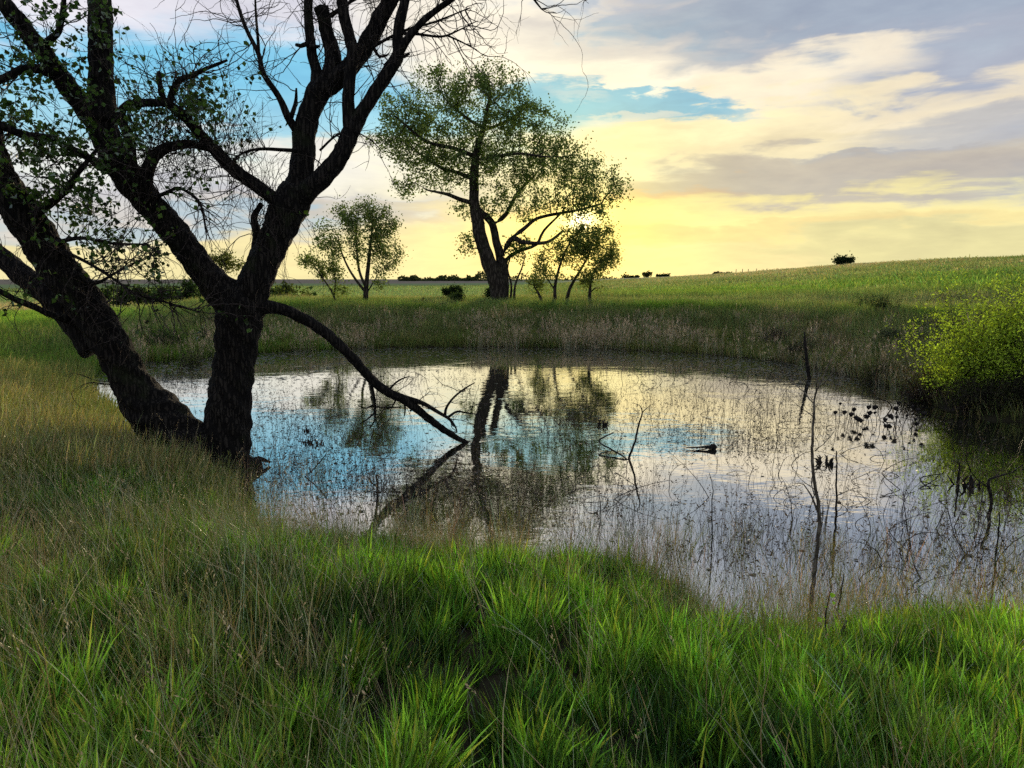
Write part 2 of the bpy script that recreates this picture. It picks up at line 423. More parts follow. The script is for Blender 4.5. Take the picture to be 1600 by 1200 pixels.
Q = np.stack([i+j, i+na+j, i+na+j2, i+j2], -1).reshape(-1, 4)
T = np.array([(a, (a+1) % na, nr*na) for a in range(na)])
def field_colour(x, y, d):
    """what grows where: albedo of the sward"""
    r = np.hypot(x, y); azd = np.degrees(np.arctan2(x, y))
    n = fbm(x, y, .18, 3, 4); nb = fbm(x*.25, y, .05, 9, 4)
    green = np.array([.19, .27, .085]); lush = np.array([.22, .36, .065]); tan = np.array([.50, .42, .26]); olive = np.array([.26, .29, .13])
    def mx(a, b, t): return a*(1-t[:, None])+b*t[:, None]
    c = mx(np.tile(green, (len(x), 1)), olive, np.clip(.5+n*.6, 0, 1))
    hillm = sstep(4, 14, azd)*sstep(42, 60, r)
    c = mx(c, lush, hillm*sstep(110, 60, r)*np.clip(.75+nb*.4, 0, 1))
    c = mx(c, np.array([.38, .38, .20]), hillm*sstep(55, 120, r)*np.clip(.65+nb*.6, 0, 1))
    c = mx(c, np.array([.46, .40, .25]), hillm*np.clip(n*1.3-.25+fbm(x, y, .06, 12, 3)*.6, 0, .75))
    c = mx(c, np.array([.46, .40, .25]), sstep(8, 20, azd)*sstep(110, 190, r)*.6)
    c = mx(c, tan, sstep(150, 320, r)*sstep(0, 8, azd)*.75)
    left = sstep(5, -2, azd)*sstep(46, 52, r)
    c = mx(c, np.array([.42, .37, .22]), left*sstep(85, 60, r)*np.clip(.5+nb*.6, 0, 1))
    c = mx(c, np.array([.26, .34, .16]), left*sstep(70, 95, r)*.9)
    c = mx(c, np.array([.15, .19, .09]), left*sstep(170, 230, r)*.8)
    c = mx(c, np.array([.20, .17, .13]), left*sstep(360, 390, r))
    farleft = sstep(-24, -30, azd)*sstep(22, 27, r)
    c = mx(c, lush*1.1, farleft*sstep(60, 48, r)); c = mx(c, tan, farleft*sstep(52, 62, r)*sstep(110, 90, r)*.8)
    return c
Dg = gd.ravel()
gc = field_colour(gx.ravel(), gy.ravel(), Dg)
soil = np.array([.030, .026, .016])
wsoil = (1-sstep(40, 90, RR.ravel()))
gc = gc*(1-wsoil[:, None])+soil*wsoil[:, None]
gc = np.vstack([gc, soil])
m, h, out = material('ground_soil')
at = h.n('ShaderNodeAttribute', attribute_name='col'); tcn = h.n('ShaderNodeTexCoord')
nn = h.noise(tcn.outputs['Object'], 3., 8, .7); n5 = h.noise(tcn.outputs['Object'], .12, 6, .6)
cc = h.mix(1., at.outputs['Color'], h.mix(nn, (.5, .5, .5), (1.5, 1.5, 1.5)), 'MULTIPLY')
cc = h.mix(1., cc, h.mix(n5, (.65, .7, .6), (1.35, 1.3, 1.4)), 'MULTIPLY')
d = h.n('ShaderNodeBsdfDiffuse'); h.put(d.inputs[0], cc)
b = h.n('ShaderNodeBump'); b.inputs['Distance'].default_value = .05; b.inputs['Strength'].default_value = .8; h.put(b.inputs['Height'], nn)
m.node_tree.links.new(b.outputs[0], d.inputs['Normal']); m.node_tree.links.new(d.outputs[0], out.inputs[0])
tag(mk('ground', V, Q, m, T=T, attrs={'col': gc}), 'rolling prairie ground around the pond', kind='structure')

# ------------------------------------------------------------------ water
x0, y0 = SH.min(0)-.6; x1, y1 = SH.max(0)+.6
xs = np.linspace(x0, x1, 3); ys = np.linspace(y0, y1, 3)
gx2, gy2 = np.meshgrid(xs, ys)
m, h, out = material('pond_water')
tcn = h.n('ShaderNodeTexCoord')
mp = h.n('ShaderNodeMapping'); mp.inputs['Scale'].default_value = (.55, 1., 1.); m.node_tree.links.new(tcn.outputs['Object'], mp.inputs[0])
patch = h.mr(h.noise(tcn.outputs['Object'], .35, 3, .5), .4, .65, .25, 1.)
wv = h.m('ADD', h.noise(mp.outputs[0], 2.6, 3, .5, .3), h.m('MULTIPLY', h.noise(mp.outputs[0], 11., 2, .5), .22))
wv = h.m('MULTIPLY', wv, patch)
b = h.n('ShaderNodeBump'); b.inputs['Distance'].default_value = .02; b.inputs['Strength'].default_value = .28; h.put(b.inputs['Height'], wv)
fr = h.n('ShaderNodeFresnel'); fr.inputs[0].default_value = 1.6; m.node_tree.links.new(b.outputs[0], fr.inputs[1])
gl = h.n('ShaderNodeBsdfGlossy'); gl.inputs['Roughness'].default_value = .015; gl.inputs[0].default_value = (1., .985, .96, 1); m.node_tree.links.new(b.outputs[0], gl.inputs['Normal'])
df = h.n('ShaderNodeBsdfDiffuse'); df.inputs[0].default_value = (.016, .018, .012, 1)
mx = h.n('ShaderNodeMixShader'); h.put(mx.inputs[0], h.m('ADD', h.m('MULTIPLY', fr.outputs[0], .30), .70, clamp=True))
m.node_tree.links.new(df.outputs[0], mx.inputs[1]); m.node_tree.links.new(gl.outputs[0], mx.inputs[2]); m.node_tree.links.new(mx.outputs[0], out.inputs[0])
tag(mk('water', np.stack([gx2, gy2, gx2*0], -1).reshape(-1, 3), [(r*3+q, r*3+q+1, r*3+q+4, r*3+q+3) for r in range(2) for q in range(2)], m),
    'still pond water reflecting the evening sky', kind='structure')

# ------------------------------------------------------------------ scattering with geometry nodes
PROT = []
def blades(n, L, w, spread, lean, bend, seg=4, leanx=0., cvar=.25, dead=.1, deadcol=(2.0, 1.15, 1.5), seed=0, head=None):
    """a tuft: n curved tapering blades; returns Acc with colour"""
    R = np.random.default_rng(seed+100); A = Acc()
    for k in range(n):
        a = R.uniform(0, 6.283); rr = spread*math.sqrt(R.uniform()); bx, by = rr*math.cos(a), rr*math.sin(a)
        l = L[0]+(L[1]-L[0])*R.uniform(); ww = w*R.uniform(.6, 1.25)
        d = np.array([math.cos(a)*lean*R.uniform(.2, 1.)+leanx+R.normal()*.08, math.sin(a)*lean*R.uniform(.2, 1.)+R.normal()*.08, 1.]); d /= np.linalg.norm(d)
        hd = np.array([d[0], d[1], 0.])+R.normal(size=3)*[.12, .12, 0]; hn = np.linalg.norm(hd)+1e-6; hd = hd/hn
        t = np.linspace(0, 1, seg+1)[:, None]; bd = bend*R.uniform(.2, 1.4)
        p = np.array([bx, by, -.04])+d*l*t+hd*l*bd*t**2-np.array([0, 0, 1])*l*bd*.5*t**3
        sd = np.cross(d, R.normal(size=3)); sd /= np.linalg.norm(sd)+1e-9
        wt = ww*np.clip(1-t**1.6, .02, 1)*(.6+.4*np.minimum(t*4, 1))
        V = np.concatenate([p-sd*wt/2, p+sd*wt/2])
        q = [(i, i+1, seg+2+i, seg+1+i) for i in range(seg)]
        if R.uniform() < dead: c = np.array(deadcol)*R.uniform(.6, 1.2)
        else:
            c = np.array([1., 1., 1.])*(1+R.normal()*cvar); c = c*[1+R.normal()*.18, 1, 1]
        c = np.clip(c, .25, 3)
        A.add(V, q, C=c)
        if head and R.uniform() < head[0]:
            hl, hw, nsp = head[1], head[2], head[3]
            for s in range(nsp):
                tt = 1-hl/l*(s/nsp); i0 = min(int(tt*seg), seg-1); f = tt*seg-i0
                pp = p[i0]*(1-f)+p[min(i0+1, seg)]*f
                oa = R.uniform(0, 6.283); o = np.array([math.cos(oa), math.sin(oa), head[4]+R.normal()*.3]); o /= np.linalg.norm(o)
                sl = hw*R.uniform(.6, 1.3)*(1+1.0*s/nsp); s2 = np.cross(o, R.normal(size=3)); s2 /= np.linalg.norm(s2)+1e-9
                bw = sl*.16
                A.add([pp, pp+o*sl*.5+s2*bw, pp+o*sl, pp+o*sl*.5-s2*bw], [(0, 1, 2, 3)], C=np.array([1.35, 1.15, 1.1])*R.uniform(.7, 1.2))
    return A
def proto_coll(name, accs, mat):
    c = bpy.data.collections.new(name)
    for k, A in enumerate(accs):
        o = A.build('%s_tuft_%02d' % (name, k), mat, link=False, smooth=False); c.objects.link(o)
    return c
def scatter(name, coll, pos, rot, scl, idx, tint, label, cat=None):
    n = len(pos); me = bpy.data.meshes.new(name)
    me.vertices.add(n); me.vertices.foreach_set('co', np.asarray(pos, np.float32).ravel())
    a = me.attributes.new('rot', 'FLOAT_VECTOR', 'POINT'); a.data.foreach_set('vector', np.asarray(rot, np.float32).ravel())
    a = me.attributes.new('scl', 'FLOAT_VECTOR', 'POINT'); a.data.foreach_set('vector', np.asarray(scl, np.float32).ravel())
    a = me.attributes.new('idx', 'INT', 'POINT'); a.data.foreach_set('value', np.asarray(idx, np.int32))
    t4 = np.ones((n, 4), np.float32); t4[:, :3] = np.clip(tint, 0, 1)
    a = me.attributes.new('tint', 'FLOAT_COLOR', 'POINT'); a.data.foreach_set('color', t4.ravel())
    o = bpy.data.objects.new(name, me); COL.objects.link(o)
    ng = bpy.data.node_groups.new(name+'_nodes', 'GeometryNodeTree')
    ng.interface.new_socket('Geometry', in_out='INPUT', socket_type='NodeSocketGeometry')
    ng.interface.new_socket('Geometry', in_out='OUTPUT', socket_type='NodeSocketGeometry')
    N = ng.nodes; L = ng.links
    gi = N.new('NodeGroupInput'); go = N.new('NodeGroupOutput')
    m2p = N.new('GeometryNodeMeshToPoints'); m2p.inputs['Radius'].default_value = .001
    ip = N.new('GeometryNodeInstanceOnPoints'); ci = N.new('GeometryNodeCollectionInfo')
    ci.inputs['Collection'].default_value = coll; ci.inputs['Separate Children'].default_value = True; ci.inputs['Reset Children'].default_value = True
    def na_(nm, ty):
        q = N.new('GeometryNodeInputNamedAttribute'); q.data_type = ty; q.inputs['Name'].default_value = nm
        return [s for s in q.outputs if s.enabled and s.name == 'Attribute'][0]
    L.new(gi.outputs[0], m2p.inputs[0]); L.new(m2p.outputs[0], ip.inputs['Points']); L.new(ci.outputs[0], ip.inputs['Instance'])
    ip.inputs['Pick Instance'].default_value = True
    L.new(na_('idx', 'INT'), ip.inputs['Instance Index']); L.new(na_('rot', 'FLOAT_VECTOR'), ip.inputs['Rotation']); L.new(na_('scl', 'FLOAT_VECTOR'), ip.inputs['Scale'])
    L.new(ip.outputs[0], go.inputs[0])
    md = o.modifiers.new('scatter', 'NODES'); md.node_group = ng
    return tag(o, label, cat, kind='stuff')
def sample(n, r0, r1, a0, a1, p=1.):
    """points in a ring sector; p=1 gives even ground density"""
    u = rng.uniform(size=n); r = (r0**(p+1)+u*(r1**(p+1)-r0**(p+1)))**(1/(p+1))
    a = np.radians(rng.uniform(a0, a1, n)); return r*np.sin(a), r*np.cos(a)
def vec3(a): return np.stack([a, a, a], -1)
def place(x, y, keep, ntype, smin, smax, tint, lean=.12, leanx=0., tvar=.15, zoff=0.):
    x, y = x[keep], y[keep]; tint = tint[keep] if tint.ndim == 2 else np.tile(tint, (len(x), 1))
    n = len(x); z = height(x, y)+zoff
    zr = rng.uniform(0, 6.283, n); lx = rng.normal(size=n)*lean+leanx; ly = rng.normal(size=n)*lean
    sm = np.hypot(lx, ly); th = np.arctan2(ly, lx)-zr
    rot = np.stack([-sm*np.sin(th), sm*np.cos(th), zr], -1)
    s = rng.uniform(smin, smax, n); sc = np.stack([s, s, s*rng.uniform(.8, 1.25, n)], -1)
    return np.stack([x, y, z], -1), rot, sc, rng.integers(0, ntype, n), tint*(1+rng.normal(size=(n, 1))*tvar)
def mixc(a, b, t): t = np.clip(t, 0, 1)[:, None]; return np.asarray(a)*(1-t)+np.asarray(b)*t

# near lush grass
lush = proto_coll('lush_grass', [blades(22, (.11, .30), .0135, .045, .32, .20, 4, seed=s, dead=.07, cvar=.5) for s in range(10)], M_grass)
fine = proto_coll('fine_grass', [blades(34, (.30, .62), .0042, .14, .30, .28, 4, seed=20+s, dead=.25, head=(.10, .08, .010, 7, 1.3)) for s in range(6)], M_grass)
dry = proto_coll('dry_grass', [blades(8, (.40, .90), .0052, .12, .22, .22, 5, seed=40+s, dead=0., cvar=.3, head=(.22, .12, .012, 8, 1.6)) for s in range(6)], M_dry)
cars = proto_coll('field_grass', [blades(46, (.25, .62), .020, .42, .22, .20, 3, seed=60+s, dead=.18, deadcol=(1.9, 1.3, 1.6)) for s in range(6)], M_far)
low = proto_coll('meadow_grass', [blades(60, (.16, .42), .045, 1.1, .2, .18, 2, seed=80+s, dead=.2, deadcol=(1.7, 1.25, 1.5)) for s in range(5)], M_far)
reed = proto_coll('dead_reed', [blades(16, (.45, 1.0), .010, .30, .12, .10, 3, seed=90+s, dead=0., cvar=.25, head=(.6, .2, .05, 5, 1.5)) for s in range(5)], M_dry)

TREE = P(340, 725, 11.0)
G_lush = np.array([.100, .215, .027]); G_bright = np.array([.300, .530, .050]); G_dark = np.array([.030, .080, .018]); G_ol = np.array([.155, .190, .060])
TAN = np.array([.52, .45, .26]); TAN2 = np.array([.30, .25, .15])
# 1. foreground
x, y = sample(52000, .9, 11.5, -54, 54, .7)
d = sdf(x, y); azd = np.degrees(np.arctan2(x, y))
n = fbm(x, y, .9, 4, 3); n2_ = fbm(x, y, 2.6, 7, 3)
leftness = sstep(-8, -26, azd+4*n)
n5_ = fbm(x, y, 7., 31, 2)
dens = .40+.60*n2_+.80*n5_+.08*leftness
keep = (d > -.12) & (rng.uniform(size=len(x)) < np.clip(dens, .16, 1))
ti = mixc(mixc(np.tile(G_dark, (len(x), 1)), G_lush, .55+.9*n), G_bright, (n5_-.05)*1.2+(n-.05)*.8+.3*(1-leftness)*n2_)
ti = mixc(ti, G_ol, leftness*.24+.25*n2_)
r_ = place(x, y, keep, 10, .6, 1.15, ti, .15, .05, .30)
r_[2][:] *= (1+.35*np.clip(n5_[keep]+n2_[keep], -1, 1))[:, None]
scatter('foreground_grass', lush, *r_, 'lush green grass tufts on the near bank of the pond')
# 2. fine seed-head grass mixed in, denser left and along the shore
x, y = sample(22000, 1.2, 15, -56, 56, .9)
d = sdf(x, y); azd = np.degrees(np.arctan2(x, y)); n = fbm(x, y, .8, 11, 3)
leftness = sstep(-6, -24, azd+4*n)
shorem = sstep(1.5, .2, d)
dens = .03+.15*leftness+.13*shorem+.08*n
keep = (d > -.25) & (rng.uniform(size=len(x)) < dens)
ti = mixc(np.tile(G_ol*1.05, (len(x), 1)), TAN*.85, .15+.5*n+.15*leftness); ti = mixc(ti, G_lush, .35-.6*n)
scatter('seed_head_grass', fine, *place(x, y, keep, 6, .7, 1.15, ti, .14), 'fine olive grass gone to seed on the left bank and shore')
# 3. dry stems leaning over the foreground
x, y = sample(13000, 1.3, 16, -60, 58, .9)
d = sdf(x, y); azd = np.degrees(np.arctan2(x, y)); n = fbm(x, y, .7, 13, 3)
leftness = sstep(-4, -24, azd+3*n)
keep = (d > -.1) & (rng.uniform(size=len(x)) < .09+.27*leftness+.12*n)
ti = mixc(np.tile(TAN, (len(x), 1)), TAN2, rng.uniform(size=len(x)))
scatter('dry_stems', dry, *place(x, y, keep, 6, .7, 1.1, ti, .17, -.26), 'pale dry grass stems leaning over the left foreground')
# 4. left meadow beyond the tree
x, y = sample(22000, 10, 34, -62, -14, 1.)
d = sdf(x, y); n = fbm(x, y, .35, 15, 3)
keep = (d > .0) & (rng.uniform(size=len(x)) < .7+.3*n) & (y < 33)
ti = mixc(np.tile(TAN*.72, (len(x), 1)), G_ol*1.15, .6+.6*n)
ti = mixc(ti, G_lush*1.15, sstep(23, 27, np.hypot(x, y))*.8)
scatter('left_meadow_grass', cars, *place(x, y, keep, 6, .6, 1.05, ti, .1), 'tan and olive meadow grass left of the pond behind the leaning trunk')
# 5. dam and far banks
x, y = sample(72000, 14, 62, -48, 56, 1.)
d = sdf(x, y); n = fbm(x, y, .45, 17, 4); azd = np.degrees(np.arctan2(x, y))
keep = (d > .1) & (d < 26) & (y > 13.5) & ~((azd > 31) & (y > 14.5) & (y < 18.5) & (rng.uniform(size=len(x)) < .65)) & (rng.uniform(size=len(x)) < .8+.25*n)
ti = mixc(np.tile(np.array([.180, .225, .090]), (len(x), 1)), np.array([.115, .150, .062]), .35+.7*n)
ti = mixc(ti, TAN*.8, (fbm(x, y, 1.4, 33, 3)-.35)*1.3)
ti = mixc(ti, G_lush*1.1, sstep(5.0, 7., d)*.7*(.7+n*.6))
ti = mixc(ti, G_ol*.9, sstep(3.2, 1.0, d+n)*.7)
ti = mixc(ti, field_colour(x, y, d), sstep(7, 11, d))
rt = sstep(16, 24, azd)
ti = mixc(ti, np.array([.19, .165, .11]), rt*np.clip(fbm(x, y, .8, 19, 3)*1.3, 0, 1)*sstep(11, 6, d))
far_tan = sstep(-2, -8, azd)*sstep(46, 52, y)
ti = mixc(ti, TAN*.75, far_tan*.7)
P_ = place(x, y, keep, 6, .65, 1.15, ti, .1)
scatter('dam_grass', cars, *P_, 'dark green grass covering the earth dam behind the pond')
# dead reeds along far shore
x, y = sample(42000, 17, 46, -30, 50, 1.)
d = sdf(x, y); n = fbm(x, y, .8, 21, 3); azd = np.degrees(np.arctan2(x, y))
keep = (d > -.25) & (d < 4.5) & (y > 15) & ~((azd > 30) & (y < 21)) & (rng.uniform(size=len(x)) < (.28+.6*n)*sstep(4.5, .5, d)*(1-.55*sstep(16, 24, azd))+.04)
ti = mixc(np.tile(np.array([.46, .40, .26]), (len(x), 1)), np.array([.26, .22, .15]), rng.uniform(size=len(x))*1.1)
scatter('dead_reeds', reed, *place(x, y, keep, 5, .5, 1.05, ti, .08), 'thin dead reeds standing along the far shoreline')
# 6. fields beyond
x, y = sample(60000, 46, 230, -48, 50, .35)
d = sdf(x, y); r = np.hypot(x, y)
keep = d > 8
ti = field_colour(x, y, d)
P_ = place(x, y, keep, 5, .8, 1.25, ti, .05)
P_[2][:, :2] *= (1+np.hypot(P_[0][:, 0], P_[0][:, 1])/90)[:, None]
P_[0][:, 2] -= .05*np.hypot(P_[0][:, 0], P_[0][:, 1])/150
scatter('hill_grass', low, *P_, 'open prairie grass on the fields and the long hill')

# ------------------------------------------------------------------ leaves
def leafmesh(C, size, R, col, cvar=.3, asp=.75, droop=0., nrm=None):
    """kite-shaped folded leaves at the centres C"""
    C = np.asarray(C, float); n = len(C)
    a = R.normal(size=(n, 3)); a[:, 2] -= droop; a /= np.linalg.norm(a, axis=1, keepdims=True)
    b = np.cross(a, R.normal(size=(n, 3))); b /= np.linalg.norm(b, axis=1, keepdims=True)
    c = np.cross(a, b)
    s = (size*R.uniform(.6, 1.3, n))[:, None]
    p0 = C-a*s*.1; p1 = C+a*s*.35+b*s*asp*.5+c*s*.10; p2 = C+a*s; p3 = C+a*s*.35-b*s*asp*.5+c*s*.10
    V = np.stack([p0, p1, p2, p3], 1).reshape(-1, 3)
    k = np.arange(n)[:, None]*4
    T = np.concatenate([k+[0, 1, 2], k+[0, 2, 3]], 0)
    cc = np.asarray(col)*(1+R.normal(size=(n, 1))*cvar)
    cc = np.clip(cc, .004, 1); return V, T, np.repeat(cc, 4, 0)

# ------------------------------------------------------------------ hero tree
hero = empty('cottonwood_tree', (TREE[0], TREE[1], 0.), 'large dark two-trunked cottonwood leaning over the near left shore', 'tree')
Rh = np.random.default_rng(11)
SC = 11.0/F/ math.cos(PITCH)            # metres per pixel at the tree's distance
allpaths = []
def limb(name, pts, k=14, bark=.012, step=.09, wob=.05, leafy=0., twig=1., label=None, mat=None, part=True, acc=None):
    wob *= 1.5; bark *= 1.35
    """pts: (px, py, Y, radius in px)"""
    W_ = np.array([P(a, b, y) for a, b, y, r in pts]); rr = np.array([r*y/F for a, b, y, r in pts])
    p, r = resample(W_, rr, step)
    Vv, Q, T = tube(p, r, k, bark, Rh.uniform(0, 9), True, wob)
    if acc is not None: acc.add(Vv, Q, T)
    else:
        o = mk(name, Vv, Q, mat or M_bark, hero, T=T)
        if label: o['label'] = label
    allpaths.append((p, r, leafy, twig)); return p, r
# main trunk and its forks
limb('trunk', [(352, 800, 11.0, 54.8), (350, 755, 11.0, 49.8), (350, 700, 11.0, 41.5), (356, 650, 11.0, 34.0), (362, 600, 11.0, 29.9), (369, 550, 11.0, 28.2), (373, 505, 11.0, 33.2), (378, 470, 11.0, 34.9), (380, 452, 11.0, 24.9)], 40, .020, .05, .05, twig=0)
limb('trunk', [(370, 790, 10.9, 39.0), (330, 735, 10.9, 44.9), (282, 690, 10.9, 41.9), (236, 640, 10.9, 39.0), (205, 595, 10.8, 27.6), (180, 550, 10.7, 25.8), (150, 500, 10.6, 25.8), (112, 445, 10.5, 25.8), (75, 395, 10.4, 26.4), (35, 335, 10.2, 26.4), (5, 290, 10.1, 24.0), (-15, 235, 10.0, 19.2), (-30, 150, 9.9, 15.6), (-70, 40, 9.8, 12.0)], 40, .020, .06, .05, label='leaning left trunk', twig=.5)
limb('root', [(380, 745, 11.0, 24), (396, 728, 11.05, 17), (402, 720, 11.1, 9)], 12, .01, .05, .2, twig=0)
limb('root', [(392, 722, 11.1, 5), (405, 717, 11.2, 4), (422, 722, 11.3, 2)], 6, 0, .05, .1, twig=0)
limb('root', [(300, 760, 10.6, 40), (270, 790, 10.3, 22), (250, 815, 10.0, 8)], 14, .012, .06, .1, twig=0)
B1 = [(378, 490, 11.0, 29.6), (350, 460, 11.0, 27.3), (320, 425, 10.95, 20.7), (290, 385, 10.9, 20.0), (262, 350, 10.85, 20.0), (235, 320, 10.8, 19.0), (210, 290, 10.75, 20.8), (185, 255, 10.7, 20.8), (168, 220, 10.7, 19.6), (157, 185, 10.7, 19.6), (154, 155, 10.7, 15.0)]
limb('limb', B1, 32, .016, .06, .04, twig=.35)
limb('limb', [(157, 190, 10.7, 25.8), (158, 150, 10.7, 18.1), (158, 110, 10.7, 16.3), (157, 60, 10.7, 16.3), (155, 0, 10.7, 16.3), (150, -70, 10.7, 14.6), (160, -160, 10.7, 10.3)], 24, .011, .07, .04, leafy=.5, twig=.5)
limb('limb', [(160, 200, 10.7, 18.5), (125, 160, 10.5, 13.9), (95, 120, 10.4, 13.2), (68, 82, 10.2, 12.5), (42, 50, 10.1, 11.9), (12, 12, 9.9, 10.6), (-25, -30, 9.8, 8.6), (-80, -90, 9.7, 5.3)], 24, .011, .07, .04, leafy=.6, twig=.7)
B2 = [(378, 490, 11.0, 28.8), (392, 455, 11.0, 26.4), (408, 420, 11.0, 24.0), (424, 385, 11.05, 23.2), (440, 350, 11.1, 24.0), (455, 318, 11.1, 27.2), (466, 295, 11.1, 22.4)]
limb('limb', B2, 32, .016, .06, .06, twig=0)
limb('limb', [(456, 325, 11.1, 20.6), (468, 280, 11.15, 17.2), (473, 245, 11.2, 16.3), (477, 205, 11.2, 16.3), (488, 165, 11.2, 15.5), (502, 138, 11.2, 17.2), (528, 122, 11.2, 14.6), (552, 98, 11.3, 12.9), (575, 66, 11.3, 12.0), (592, 34, 11.3, 11.2), (608, 2, 11.3, 10.3), (625, -40, 11.3, 8.6), (650, -110, 11.3, 5.2)], 26, .011, .06, .05, twig=.6)
limb('branch', [(500, 140, 11.2, 15), (494, 110, 11.2, 8), (488, 85, 11.2, 7.5), (484, 55, 11.2, 6.5), (481, 20, 11.2, 6), (482, -10, 11.2, 5.5), (476, -70, 11.2, 3.5)], 12, .005, .08, .08)
limb('branch', [(512, 128, 11.2, 16), (519, 105, 11.25, 12), (521, 85, 11.3, 11.5), (514, 62, 11.3, 10), (508, 38, 11.3, 9), (502, 12, 11.3, 10)], 14, .008, .06, .08, label='broken-off branch stub')
limb('branch', [(460, 318, 11.1, 18.0), (490, 290, 11.0, 14.4), (512, 268, 11.0, 13.5), (534, 240, 11.0, 12.6), (546, 212, 11.0, 12.6), (556, 192, 11.0, 11.7)], 20, .009, .06, .05)
limb('branch', [(548, 212, 11.0, 9), (544, 180, 11.0, 9), (545, 140, 11.0, 9), (549, 100, 11.0, 9), (551, 78, 11.0, 8.5), (544, 50, 11.0, 8), (536, 15, 11.0, 7.5), (532, -20, 11.0, 7), (520, -90, 11.0, 4)], 14, .006, .07, .06)
limb('branch', [(552, 200, 11.0, 12), (568, 172, 11.0, 10), (591, 137, 11.0, 10), (611, 106, 11.0, 10), (622, 84, 11.0, 9), (621, 55, 11.0, 8), (627, 25, 11.0, 7.5), (634, -5, 11.0, 6.5), (644, -70, 11.0, 4)], 14, .006, .07, .06)
limb('branch', [(622, 84, 11.0, 7), (634, 66, 10.95, 5.5), (652, 42, 10.9, 5), (676, 20, 10.9, 4.5), (707, -2, 10.8, 4), (750, -40, 10.8, 2)], 10, .003, .08, .06)
limb('branch', [(467, 208, 11.2, 7), (450, 182, 11.1, 5.5), (436, 152, 11.1, 4.5), (412, 116, 11.0, 4), (404, 84, 11.0, 3.4), (386, 48, 11.0, 3), (371, 5, 11.0, 2.5), (362, -50, 11.0, 1.5)], 8, .002, .08, .08, twig=1.6)
limb('branch', [(404, 86, 11.0, 2.6), (403, 60, 11.0, 2.2), (400, 25, 11.0, 1.8), (398, -20, 11.0, 1.2)], 6, 0, .1, .08)
limb('branch', [(455, 183, 11.1, 4), (462, 160, 11.1, 3), (463, 138, 11.1, 1.6)], 6, 0, .06, .1)
limb('branch', [(446, 330, 11.05, 11.2), (420, 304, 10.9, 9.6), (392, 284, 10.8, 8.8), (364, 264, 10.7, 8.8), (337, 235, 10.6, 8.0), (308, 205, 10.5, 7.2), (286, 182, 10.4, 6.4), (265, 165, 10.3, 5.6), (245, 160, 10.2, 5.6), (210, 163, 10.2, 4.8), (193, 168, 10.3, 4.0)], 16, .009, .07, .10, leafy=.5, twig=2.2)
limb('branch', [(265, 167, 10.3, 6), (270, 140, 10.3, 5), (283, 124, 10.25, 5), (300, 118, 10.2, 4), (325, 106, 10.2, 3), (355, 94, 10.2, 1.8)], 8, .002, .07, .1, leafy=.2, twig=2.2)
limb('branch', [(258, 163, 10.3, 5), (250, 135, 10.3, 4), (248, 112, 10.3, 3)], 8, .002, .07, .1, leafy=.5, twig=2.)
limb('branch', [(208, 290, 10.6, 14), (204, 250, 10.4, 8), (202, 215, 10.3, 7), (190, 190, 10.3, 6), (192, 170, 10.3, 5.5), (206, 160, 10.3, 5)], 12, .004, .07, .1, leafy=.6, twig=1.4)
limb('branch', [(222, 300, 10.5, 13), (232, 262, 10.3, 9), (246, 240, 10.3, 8), (270, 228, 10.3, 6.5), (298, 225, 10.4, 5.5), (330, 232, 10.55, 5)], 12, .004, .07, .1, leafy=.4, twig=2.0)
limb('branch', [(398, 420, 11.1, 9), (399, 390, 11.1, 7), (402, 365, 11.1, 6.5), (397, 340, 11.1, 5), (408, 318, 11.1, 3)], 10, .005, .05, .22, label='jagged broken snag')
limb('branch', [(160, 260, 10.6, 8.4), (140, 247, 10.3, 5.6), (107, 230, 10.0, 4.9), (75, 215, 9.8, 4.9), (37, 210, 9.6, 5.6), (0, 196, 9.4, 5.6), (-50, 180, 9.2, 4.9)], 12, .005, .07, .1, leafy=1.2, twig=1.8)
limb('branch', [(85, 112, 10.3, 9), (60, 108, 10.1, 6), (36, 108, 9.9, 5.5), (0, 125, 9.7, 5), (-50, 140, 9.5, 4)], 10, .003, .07, .1, leafy=1., twig=1.8)
limb('branch', [(66, 76, 10.2, 7), (78, 62, 10.1, 5), (92, 48, 10.0, 4.5), (98, 20, 10.0, 4), (102, -20, 10.0, 3)], 8, .002, .07, .1, leafy=1.2, twig=1.6)
limb('branch', [(44, 345, 10.2, 12), (62, 330, 10.0, 7), (82, 316, 9.9, 6), (107, 294, 9.8, 5), (122, 270, 9.7, 4), (150, 235, 9.6, 2.5)], 10, .003, .07, .1, leafy=1.5, twig=1.8)
limb('branch', [(70, 385, 10.3, 6), (100, 376, 10.0, 3.2), (130, 372, 9.9, 2.8), (175, 380, 9.8, 2.2), (232, 382, 9.7, 1.4)], 6, 0, .08, .1, leafy=.5, twig=1.6)
limb('branch', [(90, 390, 10.3, 5), (120, 402, 10.1, 3), (150, 418, 10.0, 2.6), (178, 436, 9.9, 2.2), (214, 460, 9.8, 1.8), (265, 474, 9.8, 1.5), (312, 488, 9.8, 1.0)], 6, 0, .08, .1, leafy=.1, twig=2.2)
limb('branch', [(128, 430, 10.4, 5), (150, 442, 10.2, 3), (185, 424, 10.1, 2), (225, 404, 10.0, 1.2)], 6, 0, .08, .1, leafy=.3, twig=2.2)
limb('branch', [(225, 315, 10.6, 5), (248, 306, 10.4, 3), (262, 300, 10.4, 2.6), (282, 294, 10.3, 2.5), (312, 318, 10.2, 2), (322, 360, 10.2, 1.2)], 6, 0, .08, .1, leafy=.1, twig=1.8)
